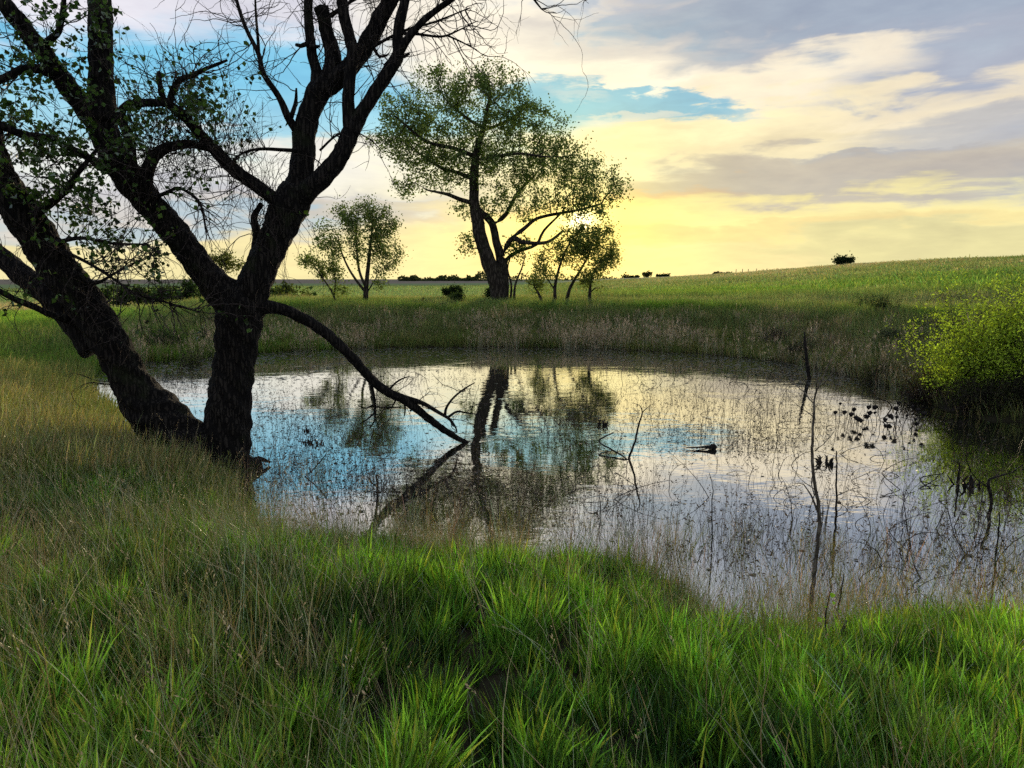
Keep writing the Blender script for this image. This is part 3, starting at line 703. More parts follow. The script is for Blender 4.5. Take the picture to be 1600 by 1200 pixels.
limb('limb', [(150, 545, 10.9, 24.0), (112, 500, 10.9, 19.2), (80, 465, 10.9, 17.6), (45, 438, 10.9, 16.0), (10, 408, 10.9, 14.4), (-40, 370, 10.9, 12.0), (-100, 330, 10.9, 8.0)], 20, .012, .07, .06, twig=.8, leafy=.3)
limb('branch', [(110, 500, 10.6, 8), (84, 493, 10.4, 5), (60, 482, 10.3, 4.5), (30, 470, 10.2, 4.5), (0, 456, 10.1, 4), (-40, 440, 10, 3)], 8, .004, .07, .1, twig=.6)
limb('branch', [(100, 500, 10.6, 3), (95, 470, 10.4, 0.8)], 5, 0, .1, .1, twig=.5)
# hanging broken branch that reaches down to the water
tip = np.array(pz(727, 691)); Yt = tip[1]
HB = [(405, 480, 11.0, 12), (432, 481, 11.1, 9), (465, 493, 11.3, 8), (500, 514, 11.55, 8), (545, 553, 11.8, 7.5), (580, 592, 12.1, 7.5), (605, 612, 12.25, 7), (632, 625, 12.4, 7), (660, 646, 12.55, 5.5), (690, 669, 12.75, 5), (715, 685, Yt-.1, 4), (731, 692, Yt, 2.5)]
limb('branch', HB, 14, .007, .06, .07, twig=.15, label='bent broken branch whose tip rests in the water')
for pts in ([(632, 622, 12.4, 5), (660, 630, 12.45, 3.6), (686, 645, 12.5, 3), (702, 655, 12.5, 2.6), (712, 668, 12.6, 1.5), (714, 676, 12.7, 1)],
            [(695, 650, 12.5, 2.4), (698, 636, 12.5, 2), (710, 620, 12.5, 1.6), (728, 606, 12.5, 1.4), (742, 598, 12.5, .8)],
            [(700, 652, 12.5, 2), (714, 643, 12.5, 1.6), (728, 645, 12.5, 1.2), (748, 648, 12.5, .8)],
            [(577, 592, 12.1, 2.6), (583, 612, 12.2, 2.2), (586, 635, 12.3, 2), (585, 658, 12.4, 1.3), (578, 668, 12.4, .8)],
            [(585, 645, 12.3, 1.4), (574, 655, 12.3, 1.1), (562, 662, 12.3, .7)], [(584, 632, 12.3, 1.5), (572, 638, 12.3, 1.2), (560, 634, 12.3, .7)],
            [(584, 636, 12.3, 1.3), (610, 637, 12.3, 1.3), (628, 636, 12.3, .8)], [(606, 612, 12.3, 1.8), (616, 600, 12.3, 1.5), (628, 592, 12.3, 1.2), (640, 588, 12.3, .7)],
            [(632, 627, 12.4, 2), (633, 640, 12.4, 1.5), (632, 650, 12.4, .9)], [(620, 622, 12.4, 1.4), (612, 636, 12.4, 1.1), (600, 640, 12.3, .6)],
            [(703, 656, 12.5, 1.3), (708, 666, 12.5, 1.1), (715, 667, 12.5, .5)], [(728, 606, 12.5, 1), (724, 612, 12.5, .7), (716, 608, 12.5, .5)],
            [(640, 642, 12.5, 1.3), (648, 640, 12.5, 1.), (664, 642, 12.5, .6)]):
    limb('branch', pts, 6, 0, .06, .12, twig=.2)
# long thin bare branches on the right side of the crown
for pts in ([(545, 93, 11.2, 3.5), (575, 78, 11.2, 2.6), (610, 58, 11.1, 2.4), (640, 45, 11.1, 2), (680, 34, 11.1, 1.5), (735, 12, 11.1, .8)],
            [(622, 52, 11.0, 2.4), (650, 53, 10.9, 1.9), (690, 57, 10.9, 1.6), (715, 48, 10.9, 1.1), (745, 33, 10.9, .6)],
            [(700, 56, 10.9, 1.4), (722, 66, 10.9, 1.1), (745, 78, 10.9, .7)],
            [(500, 235, 11.1, 2), (525, 212, 11.0, 1.6), (552, 205, 10.9, 1.3), (585, 222, 10.8, .6)],
            [(476, 236, 11.1, 3), (440, 234, 10.9, 2.6), (405, 233, 10.8, 2.3), (378, 240, 10.7, 1.7), (352, 262, 10.7, 1)],
            [(620, 82, 11.0, 4), (632, 88, 11.0, 3), (640, 84, 11.0, 1.5)],
            [(481, 68, 11.1, 4), (470, 72, 11.1, 3.2), (462, 70, 11.1, 2.4)], [(484, 72, 11.1, 4), (494, 73, 11.1, 3), (500, 72, 11.1, 1.5)],
            [(577, 60, 11.2, 3), (592, 88, 11.2, 2), (608, 84, 11.2, .9)], [(690, 0, 10.8, 2), (730, -15, 10.8, 1)],
            [(516, 25, 11.3, 4), (535, 12, 11.3, 3), (556, -2, 11.3, 2.4), (590, -10, 11.3, 1)],
            [(820, -20, 10, 1.6), (838, 4, 10, 1.4), (846, 14, 10, 1.1), (860, 12, 10, .7)]):
    limb('branch', pts, 6, 0, .08, .1, twig=1.0)
# fine dead twigs, grown off every branch
twA = Acc(); leafC = []
def grow(p, d, L, r, depth, grav, leafy):
    n = max(3, int(L/.07)); pts = [p]; d = d/np.linalg.norm(d)
    for i in range(n):
        d = d+Rh.normal(size=3)*.20+np.array([0, 0, grav])*.10; d /= np.linalg.norm(d); pts.append(pts[-1]+d*L/n)
    pts = np.array(pts); rad = np.linspace(r, r*.35, len(pts))
    V_, Q_, T_ = tube(pts, rad, 3, cap=False); twA.add(V_, Q_, None)
    if depth > 0:
        for k in range(Rh.integers(1, 4)):
            i = Rh.integers(1, len(pts)); dd = (pts[min(i+1, len(pts)-1)]-pts[i-1]); dd = dd/np.linalg.norm(dd)+Rh.normal(size=3)*.6
            grow(pts[i], dd, L*Rh.uniform(.35, .7), r*.62, depth-1, grav, leafy)
    if leafy > 0 and Rh.uniform() < leafy*.5:
        m_ = Rh.integers(2, 8)
        for k in range(m_): leafC.append(pts[Rh.integers(len(pts)//3, len(pts))]+Rh.normal(size=3)*.045)
for (p, r, leafy, tw) in allpaths:
    if tw <= 0: continue
    L = np.sum(np.linalg.norm(np.diff(p, axis=0), axis=1)); n = int(L*10*tw+1)
    for k in range(n):
        i = Rh.integers(len(p)//5, len(p)); i = min(i, len(p)-2)
        t = p[i+1]-p[i]; t = t/np.linalg.norm(t); o = Rh.normal(size=3); o = o-t*np.dot(o, t)*.7
        big = r[i] > .12
        if big and Rh.uniform() < .5: continue
        grav = Rh.choice([-1.1, -.5, .5, .9])
        grow(p[i]+o/np.linalg.norm(o)*r[i]*.8, o+t*.6, Rh.uniform(.25, 1.0)*(1.2 if not big else .8), Rh.uniform(.0055, .0105), Rh.integers(0, 4), grav, leafy if big is False else leafy*.5)
# drooping curtain under the left middle branch
bp, br = resample(np.array([P(a, b, y) for a, b, y in [(446, 330, 11.05), (392, 284, 10.8), (337, 235, 10.6), (286, 182, 10.4), (232, 262, 10.4)]]), np.ones(5), .06)
for k in range(80):
    p_ = bp[Rh.integers(0, len(bp))]; grow(p_, np.array([Rh.normal()*.5, Rh.normal()*.4, -.4]), Rh.uniform(.5, 1.5), .0055, 1, -1.2, .12)
for k in range(100):
    p_ = bp[Rh.integers(0, len(bp))]; grow(p_, np.array([Rh.normal()*.6, Rh.normal()*.5, 1.]), Rh.uniform(.5, 1.3), .0055, 2, .3, .1)
tag(twA.build('twigs', M_twig, hero), 'fine bare dead twigs', kind='stuff')
# leaf sprays concentrated in the left crown
for cx, cy, rx, ry, num, Y0 in [(95, 240, 70, 50, 46, 10.2), (40, 200, 60, 60, 30, 10), (60, 60, 60, 50, 26, 10), (130, 300, 50, 40, 30, 10), (215, 205, 40, 55, 26, 10.3), (320, 170, 55, 28, 26, 10.3), (110, 130, 60, 50, 20, 10.2),
                            (30, 150, 40, 50, 16, 10), (145, 330, 40, 30, 14, 9.9), (165, 372, 40, 20, 10, 9.8), (235, 395, 20, 20, 5, 9.8), (165, 60, 25, 45, 12, 10.3), (290, 150, 60, 30, 12, 10.3), (60, 290, 50, 40, 18, 9.9), (245, 420, 14, 22, 5, 9.8)]:
    for k in range(int(num*.8)):
        a_, b_ = Rh.normal()*.5, Rh.normal()*.5
        c_ = P(cx+a_*rx, cy+b_*ry, Y0+Rh.normal()*.6)
        nl = Rh.integers(6, 18); sp = Rh.uniform(.035, .10)
        leafC += list(c_+Rh.normal(size=(nl, 3))*sp)
        dd = Rh.normal(size=3); twp = np.array([c_-dd/np.linalg.norm(dd)*.3, c_, c_+Rh.normal(size=3)*.08])
        V_, Q_, T_ = tube(*resample(twp, [.005, .004, .002], .08), 3, cap=False); twA2 = (V_, Q_); leafC_tw = locals().setdefault('leafC_tw', []); leafC_tw.append(twA2)
A = Acc()
for v_, q_ in leafC_tw: A.add(v_, q_)
tag(A.build('twigs', M_twig, hero), 'leafy twigs in the left crown', kind='stuff')
leafC = np.array(leafC)
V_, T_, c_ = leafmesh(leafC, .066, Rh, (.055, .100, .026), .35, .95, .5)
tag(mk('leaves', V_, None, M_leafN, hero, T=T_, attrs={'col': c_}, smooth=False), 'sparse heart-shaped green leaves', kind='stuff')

# ------------------------------------------------------------------ background trees by space colonisation
def colonise(seeds, A, step, kill, reach, iters=90, R=None, bias=0.):
    """seeds: list of polylines (n,3); returns nodes, parent indices"""
    nodes, par = [], []
    for s in seeds:
        s = np.asarray(s)
        if nodes:
            dd = np.linalg.norm(np.array(nodes)-s[0], axis=1); pi = int(dd.argmin()); 
            if dd[pi] < .01: s = s[1:]
        else: pi = -1
        for q in s: nodes.append(np.array(q)); par.append(pi); pi = len(nodes)-1
    N = np.array(nodes); A = np.array(A)
    D = np.linalg.norm(A[:, None]-N[None], axis=2); near = D.argmin(1); nd = D.min(1)
    par = list(par); nodes = list(N); tot = len(nodes)
    for it in range(iters):
        al = nd > kill
        A, near, nd = A[al], near[al], nd[al]
        if not len(A): break
        m_ = nd < reach
        if not m_.any(): break
        idx = near[m_]; N = np.array(nodes); v = A[m_]-N[idx]; v /= np.linalg.norm(v, axis=1, keepdims=True)
        acc = np.zeros((len(nodes), 3)); np.add.at(acc, idx, v)
        u = np.unique(idx); dirs = acc[u]+R.normal(size=(len(u), 3))*.25; dirs[:, 2] += bias
        dirs /= np.linalg.norm(dirs, axis=1, keepdims=True)+1e-9
        new = N[u]+dirs*step; base = len(nodes)
        nodes += list(new); par += list(u)
        D = np.linalg.norm(A[:, None]-new[None], axis=2); k = D.argmin(1); dk = D[np.arange(len(A)), k]
        b_ = dk < nd; nd[b_] = dk[b_]; near[b_] = base+k[b_]
        if len(nodes) > 14000: break
    return np.array(nodes), np.array(par)
def skeleton(N, par, r0, expo=2.3, rmax=1e9):
    n = len(N); ch = [[] for _ in range(n)]
    for i_, p_ in enumerate(par):
        if p_ >= 0: ch[p_].append(i_)
    r = np.zeros(n)
    order = list(range(n))
    # children always come after parents
    for i_ in reversed(order):
        if not ch[i_]: r[i_] = r0
        else: r[i_] = (sum(r[c]**expo for c in ch[i_]))**(1/expo)
    chains = []; tips = [i_ for i_ in order if not ch[i_]]
    stack = [i_ for i_ in order if par[i_] < 0]
    starts = [(s, -1) for s in stack]
    while starts:
        s, p_ = starts.pop(); c = [] if p_ < 0 else [p_]; cur = s
        while True:
            c.append(cur); k = ch[cur]
            if not k: break
            b_ = max(k, key=lambda q: r[q]); starts += [(q, cur) for q in k if q != b_]; cur = b_
        chains.append((c, p_ >= 0))
    return r, chains, tips
def lobes_points(lobes, Y, dens, R, depth=1.):
    """attractors inside ellipsoids given as (px, py, rx, ry) seen at distance Y"""
    out = []
    for (cx, cy, rx, ry) in lobes:
        c = P(cx, cy, Y); ax, az_ = rx*Y/F, ry*Y/F; ad = min(ax, az_)*depth
        n = int(dens*ax*az_*ad*4.19)+4
        v = R.normal(size=(n, 3)); v /= np.linalg.norm(v, axis=1, keepdims=True); v *= (R.uniform(size=(n, 1))**(1/2.4))
        out.append(c+v*[ax, ad, az_])
    return np.concatenate(out)
def far_tree(name, label, cat, base, seeds_px, lobes, Y, dens, step, kill, leaf, nleaf, colr, seed, group=None, r0=.012, expo=2.2, seedrad=None,
             lspread=.25, bark=None, depth=1., lmat=None, bias=.1, yj=.0, limbs=True, cvar=.3):
    R = np.random.default_rng(seed)
    t = empty(name, base, label, cat, group)
    seeds = []
    for s in seeds_px:
        pts = np.array([P(q[0], q[1], Y+(q[2] if len(q) > 2 else 0.)) for q in s]); 
        pts, _ = resample(pts, np.ones(len(pts)), step)
        if not seeds: pts[0] = [pts[0][0], pts[0][1], base[2]-.15]
        seeds.append(pts)
    A_ = lobes_points(lobes, Y, dens, R, depth)
    N, par = colonise(seeds, A_, step, kill, step*14, R=R, bias=bias)
    r, chains, tips = skeleton(N, par, r0, expo)
    if seedrad:
        k = 0
        kk = 0
        for s, sr in zip(seeds, seedrad):
            n_ = len(s) if kk == 0 or True else len(s)
            for i_ in range(k, min(k+len(s), len(r))):
                f = (i_-k)/max(1, len(s)-1); r[i_] = max(r[i_]*.8, sr[0]*(1-f)+sr[1]*f)
            k += len(s); kk += 1
    big = []; tw = Acc(); trunkA = Acc(); first = True; nb = 0
    for c, has in chains:
        pts = N[c]; rr = r[c].copy()
        if has: rr[0] = min(rr[0], rr[1]*1.25)
        if len(pts) < 2: continue
        R0 = rr.max(); k = 12 if R0 > .15 else 7 if R0 > .05 else 4 if R0 > .02 else 3
        if R0 > .15 and len(pts) > 2:
            p2, r2 = resample(pts, rr, step*.4); V_, Q_, T_ = tube(p2, r2, 16, .0, R.uniform(0, 9), True, .10)
        else: V_, Q_, T_ = tube(pts, rr, k, cap=True)
        if not has: trunkA.add(V_, Q_, T_)
        elif limbs and R0 > .055 and nb < 40 and len(pts) > 3:
            mk('limb', V_, Q_, bark or M_bark2, t, T=T_); nb += 1
        else: tw.add(V_, Q_, T_)
    trunkA.build('trunk', bark or M_bark2, t)
    o = tw.build('branches', bark or M_bark2, t)
    if o: o['kind'] = 'stuff'
    # leaves cluster round the outer twigs
    thin = np.where(r < r0*2.1)[0]
    pick = thin[R.integers(0, len(thin), max(nleaf//10, 4))]
    cs = lspread*R.uniform(.3, 1.1, (len(pick), 1, 1))
    C = (N[pick][:, None]+R.normal(size=(len(pick), 1, 3))*lspread*.6+R.normal(size=(len(pick), 10, 3))*cs).reshape(-1, 3)
    C = C[C[:, 2] > base[2]+.08]
    V_, T_, cc = leafmesh(C, leaf, R, colr, cvar, .8, .2)
    o = mk('crown', V_, None, lmat or M_leafF, t, T=T_, attrs={'col': cc}, smooth=False); o['kind'] = 'stuff'
    return t
def gpt(px, Y):
    x = (px-800)/F*Y/ (math.cos(PITCH)+0) * 1.0
    # refine: point on the ground at forward distance Y under column px
    for _ in range(3):
        z = float(height(np.array([x]), np.array([Y]))[0]); py = 600+F*math.tan(math.atan2(CAMZ-z, Y)-PITCH)
        r = ray(px, py); x = r[0]/r[1]*Y
    return np.array([x, Y, z]), py

b0, py0 = gpt(780, 44)
far_tree('cottonwood_tree', 'tallest broad leafy cottonwood on the dam behind the pond', 'tree', b0,
    [[(781, py0), (777, 445), (770, 425), (762, 405), (752, 375), (746, 345), (741, 315), (741, 280), (744, 240), (755, 200), (765, 155)],
     [(784, py0+1, .3), (787, 440, .3), (784, 410, .4), (775, 375, .4), (768, 348, .2), (752, 332, 0), (742, 318)],
     [(741, 318), (720, 312, -.5), (700, 304, -1), (668, 297, -1.5)],
     [(741, 280), (715, 270, .6), (689, 262, 1), (650, 236, 1.6)],
     [(744, 245), (710, 232, -.8), (665, 220, -1.2), (618, 182, -1.5)],
     [(755, 200), (730, 185, .7), (700, 160, 1.2)], [(755, 205), (790, 190, 1), (820, 170, 1.5)],
     [(770, 352, .2), (790, 335, 1), (810, 300, 1.5), (835, 275, 2)],
     [(784, 400, .4), (800, 372, -.3), (815, 378, -.6), (845, 380, -1), (862, 375, -1.2), (880, 360, -1.4)],
     [(798, 372, -.3), (818, 358, 0), (838, 342, .3), (870, 334, .6), (905, 328, .8), (940, 318, 1)],
     [(786, 430, .3), (792, 405, .9), (812, 392, 1.2), (838, 382, 1.6), (850, 360, 2), (880, 330, 2.2)],
     [(744, 250), (775, 245, -1), (810, 240, -1.5), (850, 245, -2)]],
    [(648, 205, 62, 62), (700, 150, 62, 45), (760, 140, 62, 42), (805, 185, 52, 50), (850, 250, 62, 48), (920, 285, 55, 42), (765, 235, 80, 55), (690, 262, 62, 42), (885, 318, 62, 24), (630, 285, 22, 22), (735, 380, 30, 20), (720, 330, 18, 14), (960, 300, 24, 26), (900, 322, 45, 22), (820, 300, 50, 30), (865, 215, 42, 30), (905, 250, 40, 30), (610, 215, 30, 30), (945, 335, 26, 12)],
    44, 3.4, .38, .46, .125, 46000, (.135, .185, .068), 5, r0=.015, seedrad=[(.55, .10), (.40, .16), (.16, .05), (.14, .05), (.14, .05), (.1, .05), (.1, .05), (.15, .05), (.17, .05), (.12, .05), (.13, .05), (.12, .05)], lspread=.25, depth=1.2)
# small stems beside its base
for k, (px, top, wid, yy) in enumerate([(797, 395, 14, 44.5), (803, 390, 20, 43.6)]):
    b_, py_ = gpt(px, yy)
    far_tree('sapling', ['slim young tree growing close against the big cottonwood trunk', 'slim forked young tree just right of the big cottonwood trunk'][k], 'tree', b_,
        [[(px, py_), (px+2, 445), (px+8*(k*2-.5), 420), (px+16*k+2, 398)]], [(px+12*k+4, top, wid, 26)], yy, 1.6, .3, .45, .13, 420, (.09, .15, .04), 30+k, r0=.014, seedrad=[(.09, .03)], lspread=.28, limbs=False)
# group of small trees right of the big one
for k, (px, yy, sd, lb, nl, lab) in enumerate([
    (868, 42, [[(868, 0), (867, 450), (872, 425), (880, 400), (892, 375)], [(868, 455), (855, 435), (845, 415)]], [(880, 385, 36, 30), (850, 420, 26, 22), (905, 365, 26, 22)], 2700, 'small leafy tree first to the right of the big cottonwood'),
    (884, 42.6, [[(884, 0), (890, 452), (902, 430), (915, 408), (925, 385)]], [(925, 372, 36, 30), (905, 400, 28, 18)], 2700, 'small tree with sun glare in its top between two others'),
    (921, 42, [[(921, 0), (922, 450), (925, 430), (935, 412)], [(922, 458), (930, 450), (938, 450)]], [(945, 412, 27, 24), (922, 428, 26, 18), (958, 385, 14, 14)], 2200, 'small round tree at the right end of the tree row'),
    (848, 41, [[(848, 0), (843, 462), (834, 446)]], [(836, 440, 16, 14)], 450, 'low thin bush left of the small trees on the dam')]):
    b_, py_ = gpt(px, yy); sd[0][0] = (px, py_)
    far_tree('small_tree' if k < 3 else 'bush', lab, 'tree' if k < 3 else 'bush', b_, sd, lb, yy, 4.5, .24, .32, .11, int(nl*1.5), (.17, .20, .06), 40+k, r0=.014, seedrad=[(.12, .035), (.05, .02)], lspread=.24, limbs=False, cvar=.35)
# middle-left tree and its neighbours
b_, py_ = gpt(571, 42)
far_tree('small_tree', 'round-crowned open tree standing alone left of the big cottonwood', 'tree', b_,
    [[(571, py_), (572, 450), (574, 430), (577, 400), (580, 370), (582, 345)], [(570, 455), (558, 440), (545, 420), (534, 395), (528, 370)], [(573, 452), (562, 425), (558, 395), (557, 360), (560, 335)], [(573, 458), (584, 440), (592, 425)]],
    [(560, 335, 50, 28), (520, 362, 30, 18), (598, 355, 26, 40), (560, 380, 45, 30), (600, 405, 26, 28), (590, 440, 18, 12), (508, 385, 26, 24), (615, 350, 14, 26), (545, 405, 30, 20)], 42, 4.5, .26, .34, .11, 10500, (.13, .17, .065), 50, r0=.012, seedrad=[(.17, .04), (.09, .03), (.09, .03), (.05, .02)], lspread=.25, cvar=.35)
b_, py_ = gpt(528, 41)
far_tree('small_tree', 'thin leaning tree left of the round-crowned tree', 'tree', b_,
    [[(528, py_), (518, 455), (508, 440), (498, 425), (488, 410)], [(522, 460), (524, 440), (520, 420)]], [(488, 408, 22, 16), (515, 420, 22, 18), (528, 445, 14, 18)], 41, 4.5, .24, .32, .11, 2400, (.16, .20, .06), 51, r0=.010, seedrad=[(.07, .02), (.05, .02)], lspread=.22, limbs=False)
b_, py_ = gpt(349, 60)
far_tree('small_tree', 'yellow-lit small tree seen in the fork of the near tree', 'tree', b_,
    [[(349, py_), (347, 430), (345, 412)]], [(345, 412, 34, 20), (328, 405, 16, 12), (368, 415, 16, 14)], 60, 2., .32, .45, .15, 2300, (.16, .17, .05), 52, r0=.016, seedrad=[(.13, .05)], lspread=.3, limbs=False)
for k, (px, yy, rx, ry, n_, lab) in enumerate([
    (180, 70, 26, 17, 1500, 'dark bush between the two near trunks, leftmost of the hedge'), (225, 72, 24, 17, 1500, 'dark bush second along the hedge between the near trunks'), (250, 66, 18, 18, 1200, 'tall dark bush third along the hedge between the near trunks'),
    (285, 74, 26, 17, 1500, 'dark bush at the right end of the hedge beside the main trunk'), (320, 76, 14, 7, 600, 'low bush under the yellow-lit tree in the fork'),
    (440, 60, 16, 16, 1000, 'leafy thin bush just right of the near trunk fork'), (428, 50, 12, 14, 800, 'pale upright bush against the right edge of the near trunk'), (452, 110, 10, 5, 400, 'small round far bush on the field skyline right of the near trunk'),
    (470, 52, 22, 9, 900, 'low spreading bush on the dam end right of the near trunk'), (398, 66, 14, 7, 500, 'low bush seen close below the near tree fork')]):
    b_, py_ = gpt(px, yy)
    far_tree('bush', lab, 'bush', b_, [[(px, py_), (px+3, py_-ry*.7)], [(px, py_-1), (px-6, py_-ry*.8)]], [(px, py_-ry*1.15, rx, ry), (px+rx*.5, py_-ry*.8, rx*.6, ry*.7), (px-rx*.5, py_-ry*.85, rx*.6, ry*.6)], yy, .9, .4, .55, .24, n_, (.045, .072, .026) if k < 5 else (.07, .09, .03), 60+k,
             r0=.016, seedrad=[(.06, .03), (.05, .02)], lspread=.3, limbs=False)
# dark juniper bushes on the dam
for k, (px, py, yy, rx, ry, lab) in enumerate([(706, 458, 50, 20, 12, 'round dark juniper bush left of the big cottonwood'), (716, 470, 43, 12, 8, 'low spiky juniper seedling on the dam crest below the round one'), (766, 462, 46, 6, 7, 'little bush tucked against the big cottonwood trunk')]):
    b_, py_ = gpt(px, yy)
    far_tree('juniper_bush' if k < 2 else 'bush', lab, 'bush', b_, [[(px, py_), (px, py)]], [(px, py, rx, ry), (px-rx*.5, py+1, rx*.5, ry*.7), (px+rx*.5, py-2, rx*.5, ry*.9)], yy, 2.4, .25, .35, .12, 3600 if k == 0 else 1300, (.035, .055, .024), 80+k, r0=.012, seedrad=[(.06, .02)], lspread=.14, limbs=False)
# lone tree and skyline bushes on the hill
def skyline(px, yy, rx, ry, lab, k, stem=True, cat='bush', name='bush', n_=900, leaf=.5, group=None, col=(.030, .045, .020)):
    b_, py_ = gpt(px, yy)
    cy = py_-ry*(1.15 if stem else .7)
    return far_tree(name, lab, cat, b_, [[(px, py_), (px, cy)], [(px, py_-1), (px-rx*.5, cy)], [(px, py_-1), (px+rx*.5, cy)]], [(px, cy, rx, ry), (px-rx*.4, cy+ry*.15, rx*.6, ry*.7), (px+rx*.45, cy+ry*.1, rx*.6, ry*.7)], yy, .12, .9, 1.3, leaf, n_, col, 100+k, r0=.05, seedrad=[(.2, .1)], lspread=.5, limbs=False, group=group)
skyline(1318, 190, 15, 8, 'lone dark umbrella-shaped tree on the skyline of the hill', 0, cat='tree', name='lone_tree', n_=2200)
skyline(1010, 420, 9, 5, 'pale round tree on the far skyline right of the small trees', 1, n_=500, leaf=.9, cat='tree', name='small_tree', col=(.09, .09, .04))
for k, (px, rx, lab) in enumerate([(985, 16, 'dark hedge bush on the skyline beside the pale round tree'), (1038, 14, 'low dark bush on the skyline right of the pale round tree'), (1128, 20, 'long low dark bush where the far fence begins')]):
    skyline(px, 420, rx, 2.6, lab, 2+k, stem=False, n_=900, leaf=.9)
# far treeline on the left horizon: one mass
A = Acc(); R = np.random.default_rng(77)
xs_ = np.concatenate([R.uniform(625, 760, 2600), R.uniform(760, 975, 900)])
Yq = 520+R.normal(size=len(xs_))*8
hh = np.clip(3.2+1.6*np.sin(xs_*.11)+1.2*np.sin(xs_*.31+1), 1.2, 6)*(1+.8*sstep(690, 750, xs_))*.62
C = []
for px, yy, h_ in zip(xs_, Yq, hh):
    X = (px-800)/F*yy/math.cos(PITCH)*.99; C.append([X, yy, 2.2+R.uniform(-1.2, h_)])
V_, T_, cc = leafmesh(np.array(C), 1.5, R, (.040, .050, .026), .25, .9)
tag(mk('far_treeline', V_, None, M_leafF, T=T_, attrs={'col': cc}, smooth=False), 'far-off dark line of trees along the horizon behind the cottonwood', 'treeline', kind='stuff')

ORD = ['leftmost', 'second', 'third', 'fourth', 'fifth', 'sixth', 'seventh', 'eighth', 'ninth', 'tenth', 'eleventh', 'twelfth', 'thirteenth', 'fourteenth', 'fifteenth',
       'sixteenth', 'seventeenth', 'eighteenth', 'nineteenth', 'twentieth', 'twenty-first', 'twenty-second', 'twenty-third', 'twenty-fourth', 'twenty-fifth', 'twenty-sixth', 'twenty-seventh', 'twenty-eighth']
# far fence posts on the hill skyline
fence_px = [1150, 1169, 1182, 1192, 1198, 1207, 1215, 1160, 1225]
proto = None
for k, px in enumerate(sorted(fence_px)):
    b_, py_ = gpt(px, 330)
    V_, Q_, T_ = tube([[0, 0, -.2], [0, 0, .9], [0.02, 0, 1.75+.2*math.sin(k*3)]], [.16, .15, .13], 7)
    o = mk('fence_post', V_, Q_, M_drift, T=T_); o.location = tuple(b_)
    tag(o, ORD[k]+' from the left of nine far fence posts on the hill skyline', 'fence post', 'fence posts along the far hill skyline')
# leaning post and stick on the dam
b_, _ = gpt(657, 42)
V_, Q_, T_ = tube(*resample([b_-[0, 0, .3], b_+[.08, 0, .25], b_+[.2, 0, .52]], [.06, .055, .05], .1), 8, 0, 0, True, .1)
tag(mk('leaning_post', V_, Q_, M_drift, T=T_), 'short dark wooden post leaning right on the dam crest', 'post')
b_, _ = gpt(626, 42)
V_, Q_, T_ = tube(*resample([b_-[0, 0, .1], b_+[-.12, 0, .2], b_+[-.22, 0, .3]], [.035, .03, .02], .1), 6)
tag(mk('broken_stick', V_, Q_, M_drift, T=T_), 'small broken stick poking out of the dam grass', 'stick')

# ------------------------------------------------------------------ willow shrubs on the right bank
def shrub(name, label, base, stems_px, lobes, Y, nleaf, leaf, col, seed, dens=16., depth=1.7, spread=.13, r0=.006, mat=None, cat='shrub', bark=None):
    return far_tree(name, label, cat, base, stems_px, lobes, Y, dens, .16, .24, leaf, nleaf, col, seed, r0=r0, seedrad=[(.022, .008)]*len(stems_px), lspread=spread, limbs=False, lmat=mat or M_willow, cvar=.45, depth=depth, bark=bark)
# darker undergrowth and dead brush around their feet, grey sage bushes
def brush(label, px, py, Y, rx, ry, n_, col, seed, n_stem=7, leafn=0, name='dead_brush', lit=False, dens=4., cat='bush', leaf=.05, lmat=None, jit=.06, ntw=5):
    R = np.random.default_rng(seed); c = P(px, py, Y); rx, ry = rx*1.25, ry*1.7
    z0 = float(height(np.array([c[0]]), np.array([c[1]]))[0])
    t = empty(name, (c[0], c[1], max(z0, -.1)), label, cat)
    A = Acc(); leafs = []
    for k in range(n_):
        a = R.uniform(0, 6.283); el_ = R.uniform(.35, 1.5); L = R.uniform(.5, 1.)*math.hypot(rx*abs(math.cos(el_)), ry*1.8*abs(math.sin(el_)))*Y/F
        d = np.array([math.cos(a)*math.cos(el_), math.sin(a)*math.cos(el_), math.sin(el_)])
        p = np.array([c[0]+R.normal()*.12*rx/20, c[1]+R.normal()*.1, max(z0, -.1)-.05]); pts = [p]
        for i_ in range(7): d = d+R.normal(size=3)*.18; d[2] -= .02; d /= np.linalg.norm(d); pts.append(pts[-1]+d*L/7)
        pts = np.array(pts); V_, Q_, _ = tube(pts, np.linspace(.007, .002, 8), 3, cap=False); A.add(V_, Q_)
        for s in range(ntw):
            i_ = R.integers(2, 8); d2 = d+R.normal(size=3)*.8; d2 /= np.linalg.norm(d2); q = np.array([pts[i_], pts[i_]+d2*L*.12, pts[i_]+d2*L*.22+R.normal(size=3)*.03])
            V_, Q_, _ = tube(q, [.003, .0025, .0015], 3, cap=False); A.add(V_, Q_); leafs.append(q[2]); leafs.append(q[1])
    o = A.build('stems', M_twig, t); o['kind'] = 'stuff'
    if leafn:
        Lf = np.array(leafs); Lf = Lf[R.integers(0, len(Lf), leafn)]+R.normal(size=(leafn, 3))*jit
        V_, T_, cc = leafmesh(Lf, leaf, R, col, .4, .5); o = mk('foliage', V_, None, lmat or M_leafF, t, T=T_, attrs={'col': cc}, smooth=False); o['kind'] = 'stuff'
    return t
brush('bright yellow-green willow shrub on the right bank, pointed top', 1532, 606, 16.8, 38, 57, 190, (.34, .44, .055), 401, leafn=19000, name='willow_shrub', cat='shrub', leaf=.062, lmat=M_willow, jit=.07, ntw=12)
brush('bright yellow-green willow shrub cut off by the right picture edge', 1612, 606, 16.4, 50, 55, 220, (.34, .44, .055), 402, leafn=24000, name='willow_shrub', cat='shrub', leaf=.062, lmat=M_willow, jit=.07, ntw=12)
